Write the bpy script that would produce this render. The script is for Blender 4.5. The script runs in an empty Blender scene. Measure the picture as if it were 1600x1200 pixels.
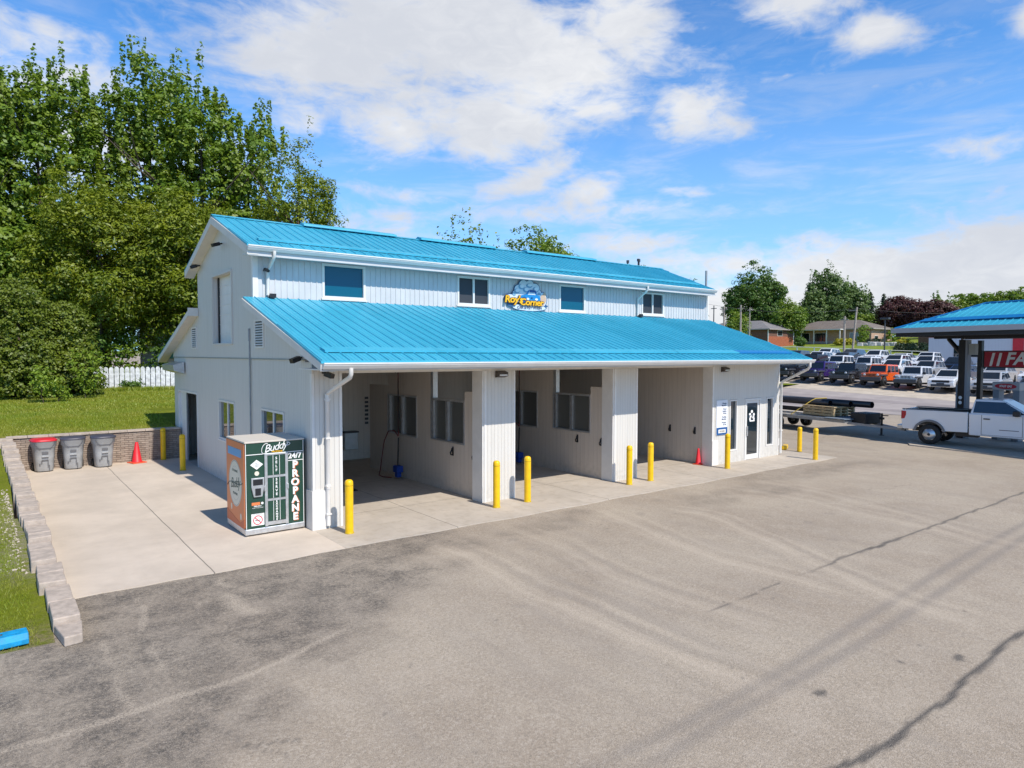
import bpy, math, random
import numpy as np
from mathutils import Vector, Matrix
rad = math.radians
rnd = random.Random(7)
S = bpy.context.scene
COL = S.collection

# ------------------------------------------------------------------ camera
CAM_H = 4.05
yaw, pitch, roll = rad(52.385), rad(2.533), rad(0.0972)
F = Vector((math.cos(yaw)*math.cos(pitch), math.sin(yaw)*math.cos(pitch), -math.sin(pitch)))
R = Vector((math.sin(yaw), -math.cos(yaw), 0)); U = R.cross(F)
R, U = R*math.cos(roll)+U*math.sin(roll), U*math.cos(roll)-R*math.sin(roll)
cam = bpy.data.cameras.new('camera'); camo = bpy.data.objects.new('camera', cam); COL.objects.link(camo)
m = Matrix((R, U, -F)).transposed().to_4x4(); m.translation = (0, 0, CAM_H)
camo.matrix_world = m
cam.sensor_width = 36; cam.lens = 1054.13/1600*36; cam.clip_end = 3000; cam.clip_start = 0.1
S.camera = camo

# ------------------------------------------------------------------ sky, sun, exposure
SUN = Vector((0.09, -0.90, 1.0)).normalized()          # direction towards the sun
w = bpy.data.worlds.new('World'); S.world = w; w.use_nodes = True
wn = w.node_tree; wn.nodes.clear()
class NT:
    """tiny helper to write node trees"""
    def __init__(s, tree): s.t = tree
    def n(s, typ, **kw):
        nd = s.t.nodes.new(typ)
        for k, v in kw.items():
            if k.startswith('i_'):
                nd.inputs[k[2:].replace('_', ' ')].default_value = v
            else: setattr(nd, k, v)
        return nd
    def l(s, a, b): s.t.links.new(a, b)
    def put(s, sock, v):
        if isinstance(v, (int, float)): sock.default_value = v
        elif isinstance(v, (tuple, list)): sock.default_value = v
        else: s.l(v, sock)
    def m(s, op, a, b=None, c=None, clamp=False):
        nd = s.t.nodes.new('ShaderNodeMath'); nd.operation = op; nd.use_clamp = clamp
        s.put(nd.inputs[0], a)
        if b is not None: s.put(nd.inputs[1], b)
        if c is not None: s.put(nd.inputs[2], c)
        return nd.outputs[0]
    def mix(s, f, a, b, blend='MIX'):
        nd = s.t.nodes.new('ShaderNodeMix'); nd.data_type = 'RGBA'; nd.blend_type = blend
        s.put(nd.inputs[0], f); s.put(nd.inputs[6], a); s.put(nd.inputs[7], b)
        return nd.outputs[2]
    def noise(s, vec, scale, detail=4, rough=0.5, dist=0.0):
        nd = s.t.nodes.new('ShaderNodeTexNoise')
        if vec is not None: s.l(vec, nd.inputs['Vector'])
        nd.inputs['Scale'].default_value = scale; nd.inputs['Detail'].default_value = detail
        nd.inputs['Roughness'].default_value = rough; nd.inputs['Distortion'].default_value = dist
        return nd.outputs['Fac']
    def ramp(s, f, stops):
        nd = s.t.nodes.new('ShaderNodeValToRGB'); e = nd.color_ramp.elements
        while len(e) < len(stops): e.new(0.5)
        for i, (p, c) in enumerate(stops):
            e[i].position = p; e[i].color = (c, c, c, 1) if isinstance(c, (int, float)) else (*c, 1)
        s.put(nd.inputs[0], f); return nd.outputs[0]
    def rng(s, v, a, b, c=0.0, d=1.0, smooth=True):
        nd = s.t.nodes.new('ShaderNodeMapRange'); nd.clamp = True
        if smooth: nd.interpolation_type = 'SMOOTHSTEP'
        s.put(nd.inputs[0], v)
        for i, x in enumerate((a, b, c, d)): nd.inputs[i+1].default_value = x
        return nd.outputs[0]
    def xyz(s, v):
        nd = s.t.nodes.new('ShaderNodeSeparateXYZ'); s.l(v, nd.inputs[0]); return nd.outputs
    def comb(s, x, y, z):
        nd = s.t.nodes.new('ShaderNodeCombineXYZ')
        for i, v in enumerate((x, y, z)): s.put(nd.inputs[i], v)
        return nd.outputs[0]

N = NT(wn)
sky = N.n('ShaderNodeTexSky', sky_type='NISHITA', sun_disc=False)
sky.sun_elevation = math.asin(SUN.z); sky.sun_rotation = math.atan2(SUN.x, SUN.y)
sky.air_density = 1.0; sky.dust_density = 0.25; sky.ozone_density = 3.2; sky.altitude = 200
tc = N.n('ShaderNodeTexCoord')
x, y, z = N.xyz(tc.outputs['Generated'])[:3]
az = N.m('MULTIPLY', N.m('ARCTAN2', y, x), 57.29578)
el = N.m('MULTIPLY', N.m('ARCSINE', z), 57.29578)
# cloud banks as they stand in the sky: azimuth, elevation, half sizes (degrees), tilt, weight
CL = []
def sky_at(px, py): return 52.385-math.degrees(math.atan((px-800)/1054)), math.degrees(math.atan((554-py)/math.hypot(1054, px-800)))
for px, py, rx, ry, tilt, wt in [
        (465,105,95,60,0,.85),(560,80,160,100,-10,1.1),(740,60,190,90,10,1.15),(880,110,130,70,25,1.0),(970,45,130,55,25,.95),
        (640,190,130,65,0,1.0),(760,205,110,65,0,.95),(480,180,70,50,0,.6),(700,-60,300,90,0,1),
        (1082,188,62,42,15,1.0),(1028,205,34,20,20,.7),
        (1240,18,75,36,5,.85),(1355,58,52,22,15,.95),(1594,38,18,30,0,.8),(1190,-30,120,40,0,.7),
        (820,285,110,26,-18,.85),(920,305,70,26,-15,.8),(640,310,90,16,5,.75),(1070,300,70,12,5,.6),(850,335,300,24,0,.62),(600,350,90,30,0,.6),
        (1520,240,100,24,0,.42),
        (980,385,110,20,0,.75),(1150,415,160,30,5,.95),(1330,425,200,45,0,1.15),(1530,420,200,55,0,1.3),(1560,365,80,24,10,.9),(1250,480,500,40,0,1.15),
        (60,110,150,60,0,.7),(150,230,200,60,0,.5)]:
    a, e = sky_at(px, py); CL.append((a, e, rx/18.4, ry/18.4, rad(tilt), wt))
for i in range(5):
    CL.append((rnd.uniform(105, 325), rnd.uniform(8, 50), rnd.uniform(8, 18), rnd.uniform(3, 7), rnd.uniform(-.3, .3), rnd.uniform(.6, 1.0)))
tot = None
for a, e, sx, sy, t, wt in CL:
    da = N.m('SUBTRACT', a, az)                 # to the right of the bank = lower azimuth
    da = N.m('WRAP', da, 180, -180)
    de = N.m('SUBTRACT', el, e)
    u = N.m('DIVIDE', N.m('MULTIPLY_ADD', da, math.cos(t), N.m('MULTIPLY', de, -math.sin(t))), sx)
    v = N.m('DIVIDE', N.m('MULTIPLY_ADD', da, math.sin(t), N.m('MULTIPLY', de, math.cos(t))), sy)
    d2 = N.m('MULTIPLY_ADD', u, u, N.m('MULTIPLY', v, v))
    g = N.m('MULTIPLY', N.m('EXPONENT', N.m('MULTIPLY', d2, -0.9)), wt)
    tot = g if tot is None else N.m('MAXIMUM', tot, g)
vec = tc.outputs['Generated']
mp = N.n('ShaderNodeMapping'); N.l(vec, mp.inputs[0]); mp.inputs['Scale'].default_value = (1, 1, 2.3); mp.inputs['Rotation'].default_value = (0.12, 0.1, 0)
n1 = N.noise(mp.outputs[0], 7.0, 10, 0.58, 0.35)
n2 = N.noise(mp.outputs[0], 24.0, 8, 0.6, 0.8)
nn = N.m('ADD', N.m('MULTIPLY', N.m('SUBTRACT', n1, .5), 2.1), N.m('MULTIPLY', N.m('SUBTRACT', n2, .5), .9))
cov = N.m('ADD', tot, nn)
cloud = N.rng(N.m('MULTIPLY_ADD', cov, 1.0, .04), 0.14, .98)
mp2 = N.n('ShaderNodeMapping'); N.l(vec, mp2.inputs[0]); mp2.inputs['Scale'].default_value = (1, 1, 5); mp2.inputs['Rotation'].default_value = (0.2, -0.1, 0)
wisp = N.m('MULTIPLY', N.rng(N.noise(mp2.outputs[0], 5.0, 9, 0.62, 0.6), .42, .76), .55)
low = N.rng(el, 34, 4)
wisp = N.m('MULTIPLY', wisp, N.m('MULTIPLY_ADD', low, .85, .15))
cloud = N.m('MAXIMUM', N.m('MULTIPLY', cloud, .98), wisp)
shade = N.noise(mp.outputs[0], 3.5, 6, 0.5, 0.2)
ccol = N.mix(N.rng(N.m('ADD', N.m('MULTIPLY', shade, .8), N.m('MULTIPLY', n2, .35)), .34, .78), (12.9, 13.0, 13.2, 1), (9.4, 9.8, 10.7, 1))
skyc = N.mix(1.0, sky.outputs[0], (0.50, 1.22, 1.80, 1), 'MULTIPLY')
skyc = N.mix(N.rng(el, 30, -2, 0, .55), skyc, (5.0, 7.4, 10.5, 1))
lift = N.rng(el, 30, 55, 1.62, .60)                # the lower sky is brighter than the zenith
vm = N.n('ShaderNodeVectorMath', operation='SCALE'); N.l(skyc, vm.inputs[0]); N.l(lift, vm.inputs['Scale']); skyc = vm.outputs[0]
bg = N.n('ShaderNodeBackground'); N.l(N.mix(cloud, skyc, ccol), bg.inputs[0]); bg.inputs[1].default_value = 0.072
wo = N.n('ShaderNodeOutputWorld'); N.l(bg.outputs[0], wo.inputs[0])
try: w.cycles.sampling_method = 'MANUAL'; w.cycles.sample_map_resolution = 512
except Exception: pass

sl = bpy.data.lights.new('sun', 'SUN'); sl.energy = 5.0; sl.angle = rad(0.53); sl.color = (1.0, 0.93, 0.83)
so = bpy.data.objects.new('sun', sl); COL.objects.link(so)
so.rotation_euler = SUN.to_track_quat('Z', 'Y').to_euler()
vs = S.view_settings; vs.view_transform = 'Standard'; vs.look = 'None'; vs.exposure = 0.0; vs.gamma = 1
S.cycles.max_bounces = 6; S.cycles.diffuse_bounces = 4; S.cycles.transparent_max_bounces = 6

# ------------------------------------------------------------------ helpers
class MB:
    """mesh builder"""
    def __init__(s): s.v = []; s.f = []; s.sm = []
    def add(s, vs, fs, smooth=False):
        o = len(s.v); s.v += [tuple(p) for p in vs]; s.f += [tuple(i+o for i in f) for f in fs]; s.sm += [smooth]*len(fs); return s
    def box(s, x0, x1, y0, y1, z0, z1):
        return s.add([(x0,y0,z0),(x1,y0,z0),(x1,y1,z0),(x0,y1,z0),(x0,y0,z1),(x1,y0,z1),(x1,y1,z1),(x0,y1,z1)],
              [(3,2,1,0),(4,5,6,7),(0,1,5,4),(1,2,6,5),(2,3,7,6),(3,0,4,7)])
    def hexa(s, p):   # 8 points, bottom ring then top ring, counter-clockwise from above
        return s.add(p, [(3,2,1,0),(4,5,6,7),(0,1,5,4),(1,2,6,5),(2,3,7,6),(3,0,4,7)])
    def quad(s, a, b, c, d): return s.add([a,b,c,d], [(0,1,2,3)])
    def prism(s, poly, axis, a, b):
        """poly in the two other axes (x,z for axis y; y,z for axis x; x,y for axis z)"""
        def P(p, t): return {'x':(t,p[0],p[1]), 'y':(p[0],t,p[1]), 'z':(p[0],p[1],t)}[axis]
        n = len(poly); vs = [P(p,a) for p in poly]+[P(p,b) for p in poly]
        fs = [tuple(range(n-1,-1,-1)), tuple(range(n,2*n))]+[(i,(i+1)%n,n+(i+1)%n,n+i) for i in range(n)]
        return s.add(vs, fs)
    def slab(s, a, b, c, d, t):
        """quad thickened by t along its normal"""
        a,b,c,d = map(Vector,(a,b,c,d)); n = (b-a).cross(d-a).normalized()*t
        return s.hexa([a,b,c,d,a+n,b+n,c+n,d+n])
    def tube(s, path, r, seg=8, caps=True, smooth=True):
        path = [Vector(p) for p in path]; rings = []
        rr = r if isinstance(r, (list, tuple)) else [r]*len(path)
        up = None
        for i, p in enumerate(path):
            t = (path[min(i+1,len(path)-1)]-path[max(i-1,0)]).normalized()
            if up is None: up = t.orthogonal().normalized()
            up = (up-t*up.dot(t)); up = up.normalized() if up.length > 1e-6 else t.orthogonal().normalized()
            b = t.cross(up)
            rings.append([p+(up*math.cos(2*math.pi*k/seg)+b*math.sin(2*math.pi*k/seg))*rr[i] for k in range(seg)])
        vs = [q for rg in rings for q in rg]
        fs = [(i*seg+k, i*seg+(k+1)%seg, (i+1)*seg+(k+1)%seg, (i+1)*seg+k) for i in range(len(path)-1) for k in range(seg)]
        s.add(vs, fs, smooth)
        if caps: s.add(rings[0], [tuple(range(seg-1,-1,-1))]); s.add(rings[-1], [tuple(range(seg))])
        return s
    def lathe(s, prof, c=(0,0,0), axis='z', seg=20, smooth=True):
        vs = []
        for r_, h in prof:
            for k in range(seg):
                a = 2*math.pi*k/seg; p = (r_*math.cos(a), r_*math.sin(a), h)
                if axis == 'y': p = (p[0], -p[2], p[1])
                if axis == 'x': p = (p[2], p[0], p[1])
                vs.append((p[0]+c[0], p[1]+c[1], p[2]+c[2]))
        fs = [(i*seg+k, i*seg+(k+1)%seg, (i+1)*seg+(k+1)%seg, (i+1)*seg+k) for i in range(len(prof)-1) for k in range(seg)]
        s.add(vs, fs, smooth)
        return s
    def pieces(s):
        """split into pieces that do not touch each other"""
        n = len(s.v); par = list(range(n)); key = {}
        def find(a):
            while par[a] != a: par[a] = par[par[a]]; a = par[a]
            return a
        for i, p in enumerate(s.v):
            k = (round(p[0],4), round(p[1],4), round(p[2],4))
            if k in key: par[find(i)] = find(key[k])
            else: key[k] = i
        for f in s.f:
            for i in f[1:]: par[find(i)] = find(f[0])
        def boxes():
            bb = {}
            for i, p in enumerate(s.v):
                r_ = find(i); b = bb.setdefault(r_, [list(p), list(p)])
                for j in range(3): b[0][j] = min(b[0][j], p[j]); b[1][j] = max(b[1][j], p[j])
            return bb
        ch = True
        while ch:
            ch = False; bb = boxes(); ks = list(bb)
            for i in range(len(ks)):
                for j in range(i+1, len(ks)):
                    a, b = bb[ks[i]], bb[ks[j]]
                    if all(a[0][t] <= b[1][t]+.012 and b[0][t] <= a[1][t]+.012 for t in range(3)) and find(ks[i]) != find(ks[j]): par[find(ks[i])] = find(ks[j]); ch = True
        out = {}
        for f, sm in zip(s.f, s.sm):
            m_, mp_ = out.setdefault(find(f[0]), (MB(), {})); g = []
            for i in f:
                if i not in mp_: mp_[i] = len(m_.v); m_.v.append(s.v[i])
                g.append(mp_[i])
            m_.f.append(tuple(g)); m_.sm.append(sm)
        return [m_ for m_, _ in out.values()]
    def mesh(s, name, mat, off=(0,0,0)):
        me = bpy.data.meshes.new(name)
        ox, oy, oz = off
        me.from_pydata([(p[0]-ox, p[1]-oy, p[2]-oz) for p in s.v], [], s.f)
        if any(s.sm): me.polygons.foreach_set('use_smooth', s.sm)
        me.materials.append(mat); me.update(); return me

SPLIT = {'front_pier_cladding','corner_trim','fascia','rake_board','mat_clip','vent_pipe','porch_posts','light_fittings','door_frame','drop_mark','edge_trim',
 'columns','bed_wall_liner','bed_rail_cap','bumper','rails','door_rail','white_stripe','padlock','dark_beam','corner_pipe','door_leaf_stile','instruction_plates','frame_piece',
 'hose_boom','fender','anchor_pin','rail','front_recess','moulded_ridge','grille_slots','slanted_bars','round_sticker','downpipe','chassis','door_handles','sticker_dot','lens'}
def tag(o, label=None, cat=None, group=None, kind=None):
    for k, v in (('label',label),('category',cat),('group',group),('kind',kind)):
        if v: o[k] = v
    return o
OFF = {}
class Thing:
    """an Empty at the thing's base; world=True parts are given in world coordinates"""
    def __init__(s, name, label, cat, loc=(0,0,0), rz=0, group=None):
        o = bpy.data.objects.new(name, None); COL.objects.link(o); o.empty_display_size = .2
        o.location = loc; o.rotation_euler = (0,0,rz); tag(o, label, cat, group)
        s.o = o; s.off = tuple(loc) if rz == 0 else (0,0,0)
    def part(s, name, mb, mat, parent=None, world=False, bevel=0, label=None):
        if isinstance(mb, MB) and name in SPLIT:
            out = [s.part1(name, p, mat, parent, world, bevel, label) for p in mb.pieces()]; return out[0]
        return s.part1(name, mb, mat, parent, world, bevel, label)
    def part1(s, name, mb, mat, parent=None, world=False, bevel=0, label=None):
        if isinstance(mb, MB): me = mb.mesh(name, mat, s.off if world else (0,0,0))
        else:
            me = mb
            if not me.materials: me.materials.append(mat)
        o = bpy.data.objects.new(name, me); COL.objects.link(o); o.parent = parent or s.o
        if bevel: bev(o, bevel)
        if label: o['label'] = label
        return o
def bev(o, wd, seg=2, ang=35):
    b = o.modifiers.new('bevel', 'BEVEL'); b.width = wd; b.segments = seg; b.limit_method = 'ANGLE'; b.angle_limit = rad(ang)
    b.harden_normals = False
    return o
def single(name, mb, mat, label, cat, loc=(0,0,0), group=None, bevel=0):
    me = mb.mesh(name, mat, loc) if isinstance(mb, MB) else mb
    if not me.materials: me.materials.append(mat)
    o = bpy.data.objects.new(name, me); COL.objects.link(o); o.location = loc
    if bevel: bev(o, bevel)
    return tag(o, label, cat, group)
def struct(name, mb, mat, loc=(0,0,0)):
    me = mb.mesh(name, mat, loc) if isinstance(mb, MB) else mb
    if not me.materials: me.materials.append(mat)
    o = bpy.data.objects.new(name, me); COL.objects.link(o); o.location = loc; o['kind'] = 'structure'; return o
def copy_tree(o, parent=None, remap=None):
    c = o.copy(); COL.objects.link(c)
    if parent: c.parent = parent
    if remap and c.type == 'MESH':
        mt = remap.get(c.name.split('.')[0])
        if mt: c.material_slots[0].link = 'OBJECT'; c.material_slots[0].material = mt
    for ch in list(o.children): copy_tree(ch, c, remap)
    return c

# ------------------------------------------------------------------ materials
def mat(name, col, rough=.6, metal=0.0, spec=.5, nscale=0, namt=.12, bump=0, bscale=40, coat=0, trans=0, noise2=0):
    m = bpy.data.materials.new(name); m.use_nodes = True; t = NT(m.node_tree); b = m.node_tree.nodes['Principled BSDF']
    b.inputs['Roughness'].default_value = rough; b.inputs['Metallic'].default_value = metal
    b.inputs['Specular IOR Level'].default_value = spec; b.inputs['Coat Weight'].default_value = coat
    b.inputs['Coat Roughness'].default_value = .08
    b.inputs['Base Color'].default_value = (*col, 1)
    tcn = t.n('ShaderNodeTexCoord')
    if nscale:
        nz = t.noise(tcn.outputs['Object'], nscale, 6, .6)
        f = t.rng(nz, .3, .7)
        c2 = tuple(max(0, c*(1-namt)) for c in col); c1 = tuple(min(1, c*(1+namt*.6)) for c in col)
        t.l(t.mix(f, (*c2,1), (*c1,1)), b.inputs['Base Color'])
        t.l(t.m('MULTIPLY_ADD', nz, .25, rough-.12), b.inputs['Roughness'])
    if bump:
        bn = t.n('ShaderNodeBump'); bn.inputs['Strength'].default_value = bump; bn.inputs['Distance'].default_value = .01
        t.l(t.noise(tcn.outputs['Object'], bscale, 5, .6), bn.inputs['Height']); t.l(bn.outputs[0], b.inputs['Normal'])
    return m
def siding(name, col, pitch_, dark=.82, rough=.5, width=.10, streak=.10, axis='xy'):
    """painted metal siding: narrow vertical grooves, faint rain streaks and dirt at the foot"""
    m = bpy.data.materials.new(name); m.use_nodes = True; t = NT(m.node_tree); b = m.node_tree.nodes['Principled BSDF']
    tcn = t.n('ShaderNodeTexCoord'); x, y, z = t.xyz(tcn.outputs['Object'])[:3]
    s = t.m('ADD', x, y)
    fr = t.m('FRACT', t.m('DIVIDE', s, pitch_))
    tri = t.m('ABSOLUTE', t.m('SUBTRACT', fr, .5))                 # 0 at groove
    gr = t.rng(tri, 0, width, 1, 0)
    fr3 = t.m('FRACT', t.m('DIVIDE', s, pitch_*3)); tri3 = t.m('ABSOLUTE', t.m('SUBTRACT', fr3, .5))
    pan = t.noise(t.comb(t.m('FLOOR', t.m('DIVIDE', s, pitch_*9)), 0.3, 0.7), 3.1, 0)
    st = t.noise(t.comb(t.m('MULTIPLY', s, 9), 0, t.m('MULTIPLY', z, .5)), 1.0, 5, .65)
    dirt = t.rng(z, .75, 0, 0, 1); dn = t.noise(tcn.outputs['Object'], 6, 5, .65)
    dirt = t.m('MULTIPLY', dirt, t.rng(dn, .35, .75))
    f = t.m('MULTIPLY', t.rng(st, .42, .75), streak)
    c = t.mix(f, (*col,1), (col[0]*.62, col[1]*.60, col[2]*.56, 1))
    c = t.mix(t.m('MULTIPLY', t.rng(pan, .3, .7), .07), c, (col[0]*.6, col[1]*.6, col[2]*.62, 1))
    c = t.mix(t.m('MULTIPLY', dirt, .38), c, (.30,.27,.22,1))
    c = t.mix(t.m('MULTIPLY', gr, 1-dark), c, (col[0]*.35, col[1]*.35, col[2]*.37, 1))
    t.l(c, b.inputs['Base Color']); b.inputs['Roughness'].default_value = rough
    bn = t.n('ShaderNodeBump'); bn.inputs['Strength'].default_value = .6; bn.inputs['Distance'].default_value = .012
    h = t.m('ADD', t.m('MULTIPLY', gr, -1), t.m('MULTIPLY', t.noise(tcn.outputs['Object'], 1.6, 2), .8))
    t.l(h, bn.inputs['Height']); t.l(bn.outputs[0], b.inputs['Normal'])
    return m
def leafmat(name, a, b_, c, trans=.28):
    """leaf colour varies per leaf and per bough"""
    m = bpy.data.materials.new(name); m.use_nodes = True; t = NT(m.node_tree); m.node_tree.nodes.clear()
    tcn = t.n('ShaderNodeTexCoord'); geo = t.n('ShaderNodeNewGeometry')
    f1 = geo.outputs['Random Per Island']; f2 = t.rng(t.noise(tcn.outputs['Object'], .55, 3), .35, .65)
    col = t.mix(f1, (*a,1), (*b_,1)); col = t.mix(t.m('MULTIPLY', f2, .6), col, (*c,1))
    d = t.n('ShaderNodeBsdfDiffuse'); t.l(col, d.inputs[0])
    tr = t.n('ShaderNodeBsdfTranslucent'); t.l(t.mix(1.0, col, (1.1,1.25,.5,1), 'MULTIPLY'), tr.inputs[0])
    gl = t.n('ShaderNodeBsdfGlossy'); gl.inputs['Roughness'].default_value = .5; gl.inputs[0].default_value = (.6,.62,.6,1)
    m1 = t.n('ShaderNodeMixShader'); m1.inputs[0].default_value = trans; t.l(d.outputs[0], m1.inputs[1]); t.l(tr.outputs[0], m1.inputs[2])
    m2 = t.n('ShaderNodeMixShader'); m2.inputs[0].default_value = .05; t.l(m1.outputs[0], m2.inputs[1]); t.l(gl.outputs[0], m2.inputs[2])
    o = t.n('ShaderNodeOutputMaterial'); t.l(m2.outputs[0], o.inputs[0]); return m
def glassmat(name, col, rough=.04, spec=.9):
    m = bpy.data.materials.new(name); m.use_nodes = True; b = m.node_tree.nodes['Principled BSDF']
    b.inputs['Base Color'].default_value = (*col,1); b.inputs['Roughness'].default_value = rough
    b.inputs['Specular IOR Level'].default_value = spec; b.inputs['Coat Weight'].default_value = .6; b.inputs['Coat Roughness'].default_value = .02
    return m
M = {}
M['white'] = mat('white_trim_paint', (.74,.72,.685), .4, nscale=3, namt=.05)
M['side'] = siding('white_metal_siding', (.665,.64,.59), .115, dark=.72, streak=.20)
M['inner'] = siding('bay_wall_panels', (.62,.55,.48), .20, dark=.80, width=.06, streak=.22)
M['upper'] = mat('upper_wall_sheet', (.57,.575,.58), .42, nscale=2, namt=.05)
M['soffit'] = mat('soffit_panel', (.72,.69,.64), .6, nscale=2, namt=.08)
M['ceil'] = mat('bay_ceiling', (.62,.58,.52), .7, nscale=2, namt=.1)
M['black'] = mat('black_plastic', (.015,.015,.017), .45)
M['dark'] = mat('dark_grey_metal', (.05,.052,.06), .5, nscale=6)
M['grey'] = mat('grey_metal', (.33,.34,.35), .45, .4, nscale=5)
M['alu'] = mat('brushed_aluminium', (.62,.63,.64), .35, .7, nscale=8)
M['gwin'] = glassmat('dark_window_glass', (.012,.022,.030))
M['gteal'] = glassmat('teal_window_film', (.002,.095,.165), .16, .25)
M['gteal'].node_tree.nodes['Principled BSDF'].inputs['Coat Weight'].default_value = .12
M['gscreen'] = mat('insect_screen', (.035,.04,.05), .6)
M['gbay'] = glassmat('frosted_bay_glazing', (.10,.105,.10), .35, .5)
M['gcar'] = glassmat('car_glass', (.015,.02,.025), .03)
M['rubber'] = mat('tyre_rubber', (.02,.02,.02), .8, nscale=20)
M['rimd'] = mat('dark_alloy', (.07,.07,.075), .35, .8)
M['rims'] = mat('silver_alloy', (.60,.60,.61), .3, .8)
M['lamp'] = mat('headlight_lens', (.6,.62,.65), .1, .3)
M['tail'] = mat('tail_light_red', (.42,.012,.02), .15, coat=.5)
M['green'] = mat('dark_green_wrap', (.012,.055,.035), .38, nscale=2, namt=.06, coat=.3)
M['orange'] = mat('orange_wrap', (.70,.20,.065), .4, nscale=1.5, namt=.08)
M['orange2'] = mat('deep_orange_wrap', (.52,.09,.02), .4)
M['cream'] = mat('cream_decal', (.72,.68,.55), .5)
M['wdecal'] = mat('white_decal', (.82,.82,.80), .45)
M['bluedec'] = mat('blue_decal', (.10,.34,.62), .45)
M['navy'] = mat('navy_decal', (.01,.09,.28), .45)
M['redpl'] = mat('red_plastic', (.62,.02,.035), .4, nscale=4, namt=.1)
M['conered'] = mat('cone_red_orange', (.70,.018,.03), .5, nscale=5, namt=.08)
M['binbody'] = mat('grey_bin_plastic', (.36,.37,.38), .5, nscale=4, namt=.14)
M['binlid'] = mat('dark_bin_lid', (.06,.06,.085), .45)
M['yel'] = mat('yellow_bollard_sleeve', (.86,.52,.004), .38, nscale=5, namt=.10)
M['gold'] = mat('golden_letter', (.90,.47,.01), .4)
M['brush'] = mat('blue_brush', (.01,.05,.30), .8, nscale=30)
M['wood'] = mat('pale_lumber', (.48,.36,.20), .8, nscale=10, namt=.25)
M['bark'] = mat('bark', (.10,.075,.055), .9, nscale=8, namt=.4, bump=.6, bscale=14)
M['pole'] = mat('weathered_pole', (.34,.30,.25), .85, nscale=6, namt=.25)
M['strap'] = mat('yellow_strap', (.55,.40,.08), .7)
M['pipe'] = mat('black_plastic_pipe', (.016,.016,.02), .35)
M['deckw'] = mat('trailer_deck_boards', (.58,.52,.45), .8, nscale=8, namt=.2)
M['bluecurb'] = mat('blue_painted_concrete', (.006,.31,.62), .6, nscale=9, namt=.22, bump=.5, bscale=30)

def roofmat():
    m = bpy.data.materials.new('blue_metal_roof'); m.use_nodes = True; t = NT(m.node_tree); b = m.node_tree.nodes['Principled BSDF']
    tcn = t.n('ShaderNodeTexCoord'); x, y, z = t.xyz(tcn.outputs['Object'])[:3]
    nz = t.noise(t.comb(t.m('MULTIPLY', x, 1.2), t.m('MULTIPLY', y, .3), z), 1.5, 5, .6)
    pn = t.noise(t.comb(t.m('FLOOR', t.m('DIVIDE', x, .915)), .2, .4), 2.3, 0)
    f = t.m('ADD', t.m('MULTIPLY', nz, .6), t.m('MULTIPLY', pn, .4))
    t.l(t.mix(t.rng(f, .3, .7), (.032,.325,.470,1), (.055,.400,.560,1)), b.inputs['Base Color'])
    b.inputs['Roughness'].default_value = .42; b.inputs['Specular IOR Level'].default_value = .4
    bn = t.n('ShaderNodeBump'); bn.inputs['Strength'].default_value = .5; bn.inputs['Distance'].default_value = .02; t.l(t.noise(tcn.outputs['Object'], 2.2, 3, .5), bn.inputs['Height']); t.l(bn.outputs[0], b.inputs['Normal'])
    return m
M['roof'] = roofmat()
def brickmat(name, c1, c2, mort, sx=.4, sz=.09, bump=.6):
    m = bpy.data.materials.new(name); m.use_nodes = True; t = NT(m.node_tree); b = m.node_tree.nodes['Principled BSDF']
    tcn = t.n('ShaderNodeTexCoord'); x, y, z = t.xyz(tcn.outputs['Object'])[:3]
    br = t.n('ShaderNodeTexBrick'); t.l(t.comb(t.m('ADD', x, y), z, 0), br.inputs[0])
    br.inputs['Color1'].default_value = (*c1,1); br.inputs['Color2'].default_value = (*c2,1); br.inputs['Mortar'].default_value = (*mort,1)
    br.inputs['Scale'].default_value = 1; br.inputs['Brick Width'].default_value = sx; br.inputs['Row Height'].default_value = sz
    br.inputs['Mortar Size'].default_value = sz*.09; br.inputs['Mortar Smooth'].default_value = .3
    nz = t.noise(tcn.outputs['Object'], 5, 6, .65)
    t.l(t.mix(t.m('MULTIPLY', t.rng(nz, .35, .7), .45), br.outputs[0], tuple(v*.45 for v in c1)+(1,)), b.inputs['Base Color'])
    bn = t.n('ShaderNodeBump'); bn.inputs['Strength'].default_value = bump; bn.inputs['Distance'].default_value = .03
    t.l(t.m('ADD', t.m('MULTIPLY', br.outputs['Fac'], -1), t.m('MULTIPLY', nz, .7)), bn.inputs['Height']); t.l(bn.outputs[0], b.inputs['Normal'])
    b.inputs['Roughness'].default_value = .9
    return m
M['retain'] = brickmat('split_face_block', (.30,.235,.19), (.42,.34,.28), (.13,.10,.08), .27, .075, 1.0)
M['brick'] = brickmat('orange_brick', (.46,.12,.045), (.38,.09,.04), (.35,.22,.16), .3, .1)
M['brickd'] = brickmat('brown_brick', (.20,.09,.06), (.16,.07,.05), (.22,.17,.13), .3, .1)
M['tan'] = brickmat('tan_brick', (.58,.37,.27), (.50,.31,.22), (.45,.38,.30), .3, .1)
M['shingle'] = brickmat('grey_brown_shingle', (.20,.165,.14), (.25,.21,.18), (.12,.10,.09), .6, .25, .4)
M['shingle2'] = brickmat('grey_shingle', (.22,.21,.21), (.27,.26,.26), (.14,.13,.13), .6, .25, .4)
M['block'] = mat('pale_concrete_block', (.46,.385,.32), .9, nscale=7, namt=.20, bump=.5, bscale=35)
M['rock'] = mat('pale_landscape_rock', (.50,.48,.46), .9, nscale=2, namt=.3, bump=.5, bscale=6)
M['trunk'] = M['bark']

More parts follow.
